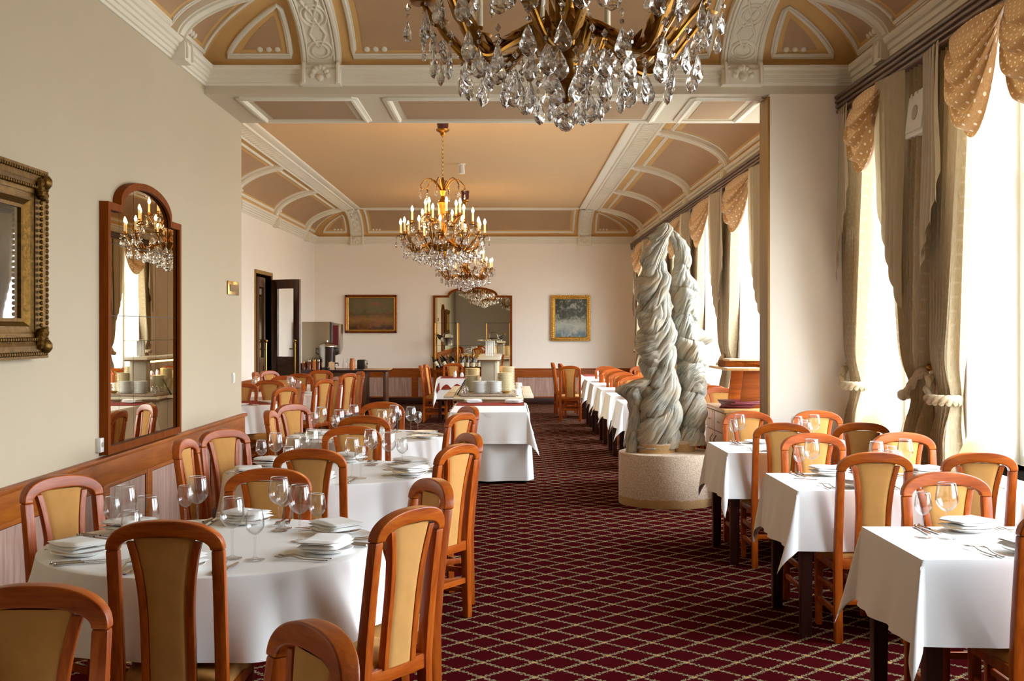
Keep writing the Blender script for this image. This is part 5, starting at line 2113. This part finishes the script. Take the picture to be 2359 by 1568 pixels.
MB().prism([(.18, .885), (.50, .885), (.42, 1.235), (.22, 1.235)], 1, .25, .275).build('shelf_support', 'wains_x', ws, bevel=.003)
MB().prism([(.18, .885), (.50, .885), (.42, 1.235), (.22, 1.235)], 1, .85, .875).build('shelf_support', 'wains_x', ws, bevel=.003)
MB().box(.02, .58, .03, 1.0, 1.235, 1.258).build('shelf', 'maple', ws, bevel=.004)
for k in range(5):
    o = MB().box(-.14, .14, -.20, .20, 0, .012).build('menu_folder', 'menu', bevel=.003)
    o.location = (2.12 + .01 * k, 11.15 - .02 * (k % 2), .886 + .0125 * k)
    o.rotation_euler = (0, 0, .12 * (k - 2))
    tag(o, f'burgundy menu folder, {["fifth", "fourth", "third", "second", "topmost"][k]} in the pile on the service cabinet', 'menu', 'menu folders on the service cabinet')
t = thing('paper_tray', 'brown tray of papers on the cabinet shelf', 'tray', (2.24, 11.2, 1.26))
m = MB().box(-.24, .24, -.2, .2, 0, .008).box(-.24, -.23, -.2, .2, .008, .06).box(.23, .24, -.2, .2, .008, .06).box(-.23, .23, -.2, -.19, .008, .06).box(-.23, .23, .19, .2, .008, .06)
m.build('tray', 'mirror_frame', t, bevel=.003)
MB().box(-.2, .2, -.17, .17, .01, .075).build('papers', 'oak_box', t, bevel=.003)
o = MB().box(1.97, 2.26, 10.80, 10.97, 1.2585, 1.264).build('paper_sheet', 'paper', smooth=False)
tag(o, 'loose white papers at the edge of the cabinet shelf', 'paper')

# ------------------------------------------------------------------ drinks station by the far corner
dk = thing('drinks_counter', 'dark counter along the far corner carrying the drinks machines', 'counter', (-3.35, 23.3, 0))
MB().box(-.8, 1.0, -.35, .35, .80, .84).build('worktop', 'dark_wood', dk, bevel=.005)
MB().box(-.74, .6, -.3, .3, .05, .80).build('carcass', 'door_wood', dk, bevel=.005)
MB().box(.55, 1.05, -.3, .3, .84, .855).build('bread_board', 'oak_box', dk, bevel=.004)
MB().box(.93, .98, -.3, .3, 0, .80).build('end_panel', 'door_wood', dk, bevel=.004)
ds = thing('juice_dispenser', 'large brushed steel drinks dispenser in the far corner', 'dispenser', (-3.62, 23.45, .84))
MB().box(-.40, .14, -.25, .25, .02, .93).build('cabinet', 'steel_b', ds, bevel=.01)
MB().prism([(.15, .25), (.30, .30), (.335, .42), (.335, .88), (.15, .92)], 1, -.2, .2).build('hood', 'steel', ds, bevel=.01)
MB().box(.195, .30, -.205, -.2, .47, .86).build('display', 'menu', ds, smooth=False)
MB().box(.145, .15, -.252, -.2, .02, .93).build('seam', 'black', ds, smooth=False)
MB().tube([(.22, -.1, .28), (.22, -.1, .2), (.19, -.1, .19)], .014, 8).build('tap', 'black', ds)
ur = thing('coffee_urn', 'shiny ribbed steel coffee urn before the dispenser', 'urn', (-3.52, 23.12, .84))
pr = [(0, .05), (.15, .05), (.16, .07), (.16, .42), (.17, .44), (.17, .46), (.14, .50), (.06, .53), (.02, .54), (.02, .57), (0, .575)]
MB().lathe(pr, 40).build('body', 'steel', ur)
MB().lathe([(0, 0), (.17, 0), (.17, .05), (0, .05)], 32).build('foot', 'black', ur)
MB().tube([(.15, -.06, .13), (.23, -.1, .13), (.23, -.1, .08)], .014, 8).build('tap', 'black', ur)
for s in (-1, 1):
    MB().tube([(s * .16, 0, .40), (s * .21, 0, .42), (s * .21, 0, .32), (s * .16, 0, .30)], .012, 8).build('handle', 'black', ur)
ts = thing('toaster', 'small black and steel toaster at the end of the drinks counter', 'toaster', (-2.86, 23.35, .84))
MB().box(-.09, .05, -.14, .14, .01, .19).build('casing', 'black', ts, bevel=.02)
MB().box(.05, .085, -.13, .13, .01, .18).build('end_cap', 'steel', ts, bevel=.012)
MB().box(-.06, .02, -.11, .11, .19, .192).build('slot', 'steel_b', ts, smooth=False)
MB().box(.085, .105, -.02, .02, .10, .12).build('lever', 'black', ts, bevel=.004)
for k, (x, y, hh, rr, mt) in enumerate(((-3.95, 23.05, .16, .05, 'brown_glass'), (-3.84, 23.0, .19, .045, 'brown_glass'), (-3.74, 22.98, .2, .04, 'orange'), (-3.66, 22.97, .2, .035, 'brown_glass'), (-4.05, 23.1, .13, .06, 'brown_glass'))):
    t = thing('preserve_jar', f'{["amber", "dark brown", "orange", "slim amber", "squat brown"][k]} preserve jar on the drinks counter', 'jar', (x, y, .84), 0, 'jars on the drinks counter')
    MB().lathe([(0, 0), (rr, 0), (rr, hh * .75), (rr * .8, hh * .85)], 20).build('body', mt, t)
    MB().lathe([(0, hh * .85), (rr * .85, hh * .85), (rr * .85, hh), (0, hh)], 20).build('lid', 'steel' if k % 2 else 'brass_b', t)
o = MB().box(-3.60, -3.36, 22.97, 23.02, .842, .99).build('counter_sign', 'oak_box', bevel=.003)
tag(o, 'plain pale box standing at the front of the drinks counter', 'box')
for k in range(2):
    t = thing('drink_jug', f'{"orange" if k else "clear water"} jug on the drinks counter', 'jug', (-3.16 + .13 * k, 23.1, .84))
    MB().lathe([(0, 0), (.05, 0), (.055, .1), (.04, .2), (.045, .22)], 20).build('body', 'orange' if k else 'glass', t)
    MB().tube([(.045, 0, .19), (.09, 0, .17), (.09, 0, .08), (.052, 0, .06)], .008, 6).build('handle', 'glass', t)

# ------------------------------------------------------------------ wine display before the far mirror
wd_ = thing('wine_shelf', 'brass and glass display shelf before the far mirror', 'shelf', (-.785, 25.7, 0))
MB().box(-.86, .90, -.14, .14, .70, .76).build('ledge', 'mirror_frame', wd_, bevel=.005)
for s in (-1, 1):
    MB().box(s * .8 - .03, s * .8 + .03, -.12, .12, 0, .70).build('leg', 'mirror_frame', wd_, bevel=.004)
for x in (-.80, -.32, .30, .80):
    for y in (-.1, .1):
        MB().tube([(x, y, .76), (x, y, 1.76)], .007, 8).build('post', 'brass', wd_)
MB().box(-.84, .86, -.12, .12, 1.27, 1.278).build('glass_shelf', 'shelf_glass', wd_, smooth=False)
for x0, x1 in ((-.84, -.28), (.26, .86)):
    MB().box(x0, x1, -.12, .12, 1.76, 1.768).build('glass_shelf', 'shelf_glass', wd_, smooth=False)
def make_bottle():
    t = thing('wine_bottle', 'x', 'bottle')
    MB().lathe([(0, 0), (.036, 0), (.038, .006), (.038, .19), (.032, .22), (.015, .25), (.0135, .30), (.016, .302), (.016, .315), (0, .315)], 20).build('body', 'bottle', t)
    MB().lathe([(.0385, .06), (.0387, .065), (.0387, .145), (.0385, .15)], 20).build('label_band', 'label', t)
    MB().lathe([(.0142, .255), (.0142, .30), (.0165, .302), (.0165, .317), (0, .318)], 16).build('capsule', 'foil', t)
    return Kit(t)
BOT = make_bottle()
for k in range(3):
    BOT.put((-1.50 + .18 * k, 25.62, .80), 0, f'dark wine bottle lying tilted on the display, {["first", "second", "third"][k]} from the wall side', 'tilted wine bottles', ry=R(-32))
for k in range(5):
    BOT.put((-1.0 + .12 * k, 25.62 + .03 * (k % 2), .762), k, f'dark wine bottle standing upright on the display, {["first", "second", "third", "fourth", "fifth"][k]} in the row', 'standing wine bottles')
for k, (x, sgn) in enumerate(((-1.32, -1), (-.33, 1))):
    t = thing('wine_bucket', f'wire-handled wine bucket on the {"wall" if k == 0 else "window"}-side glass shelf', 'bucket', (x, 25.66, 1.28))
    MB().lathe([(0, 0), (.075, 0), (.09, .16), (.094, .165), (.086, .16), (.07, .01), (0, .01)], 24).build('pail', 'steel_b', t)
    MB().tube([(.09 * math.cos(PI * q / 12), 0, .16 + .13 * math.sin(PI * q / 12)) for q in range(13)], .005, 6).build('handle', 'steel', t)
    BOT.put((x + sgn * .02, 25.66, 1.33), 0, f'dark bottle leaning in the {"wall" if k == 0 else "window"}-side bucket', 'bottles in buckets', ry=R(50 * sgn))
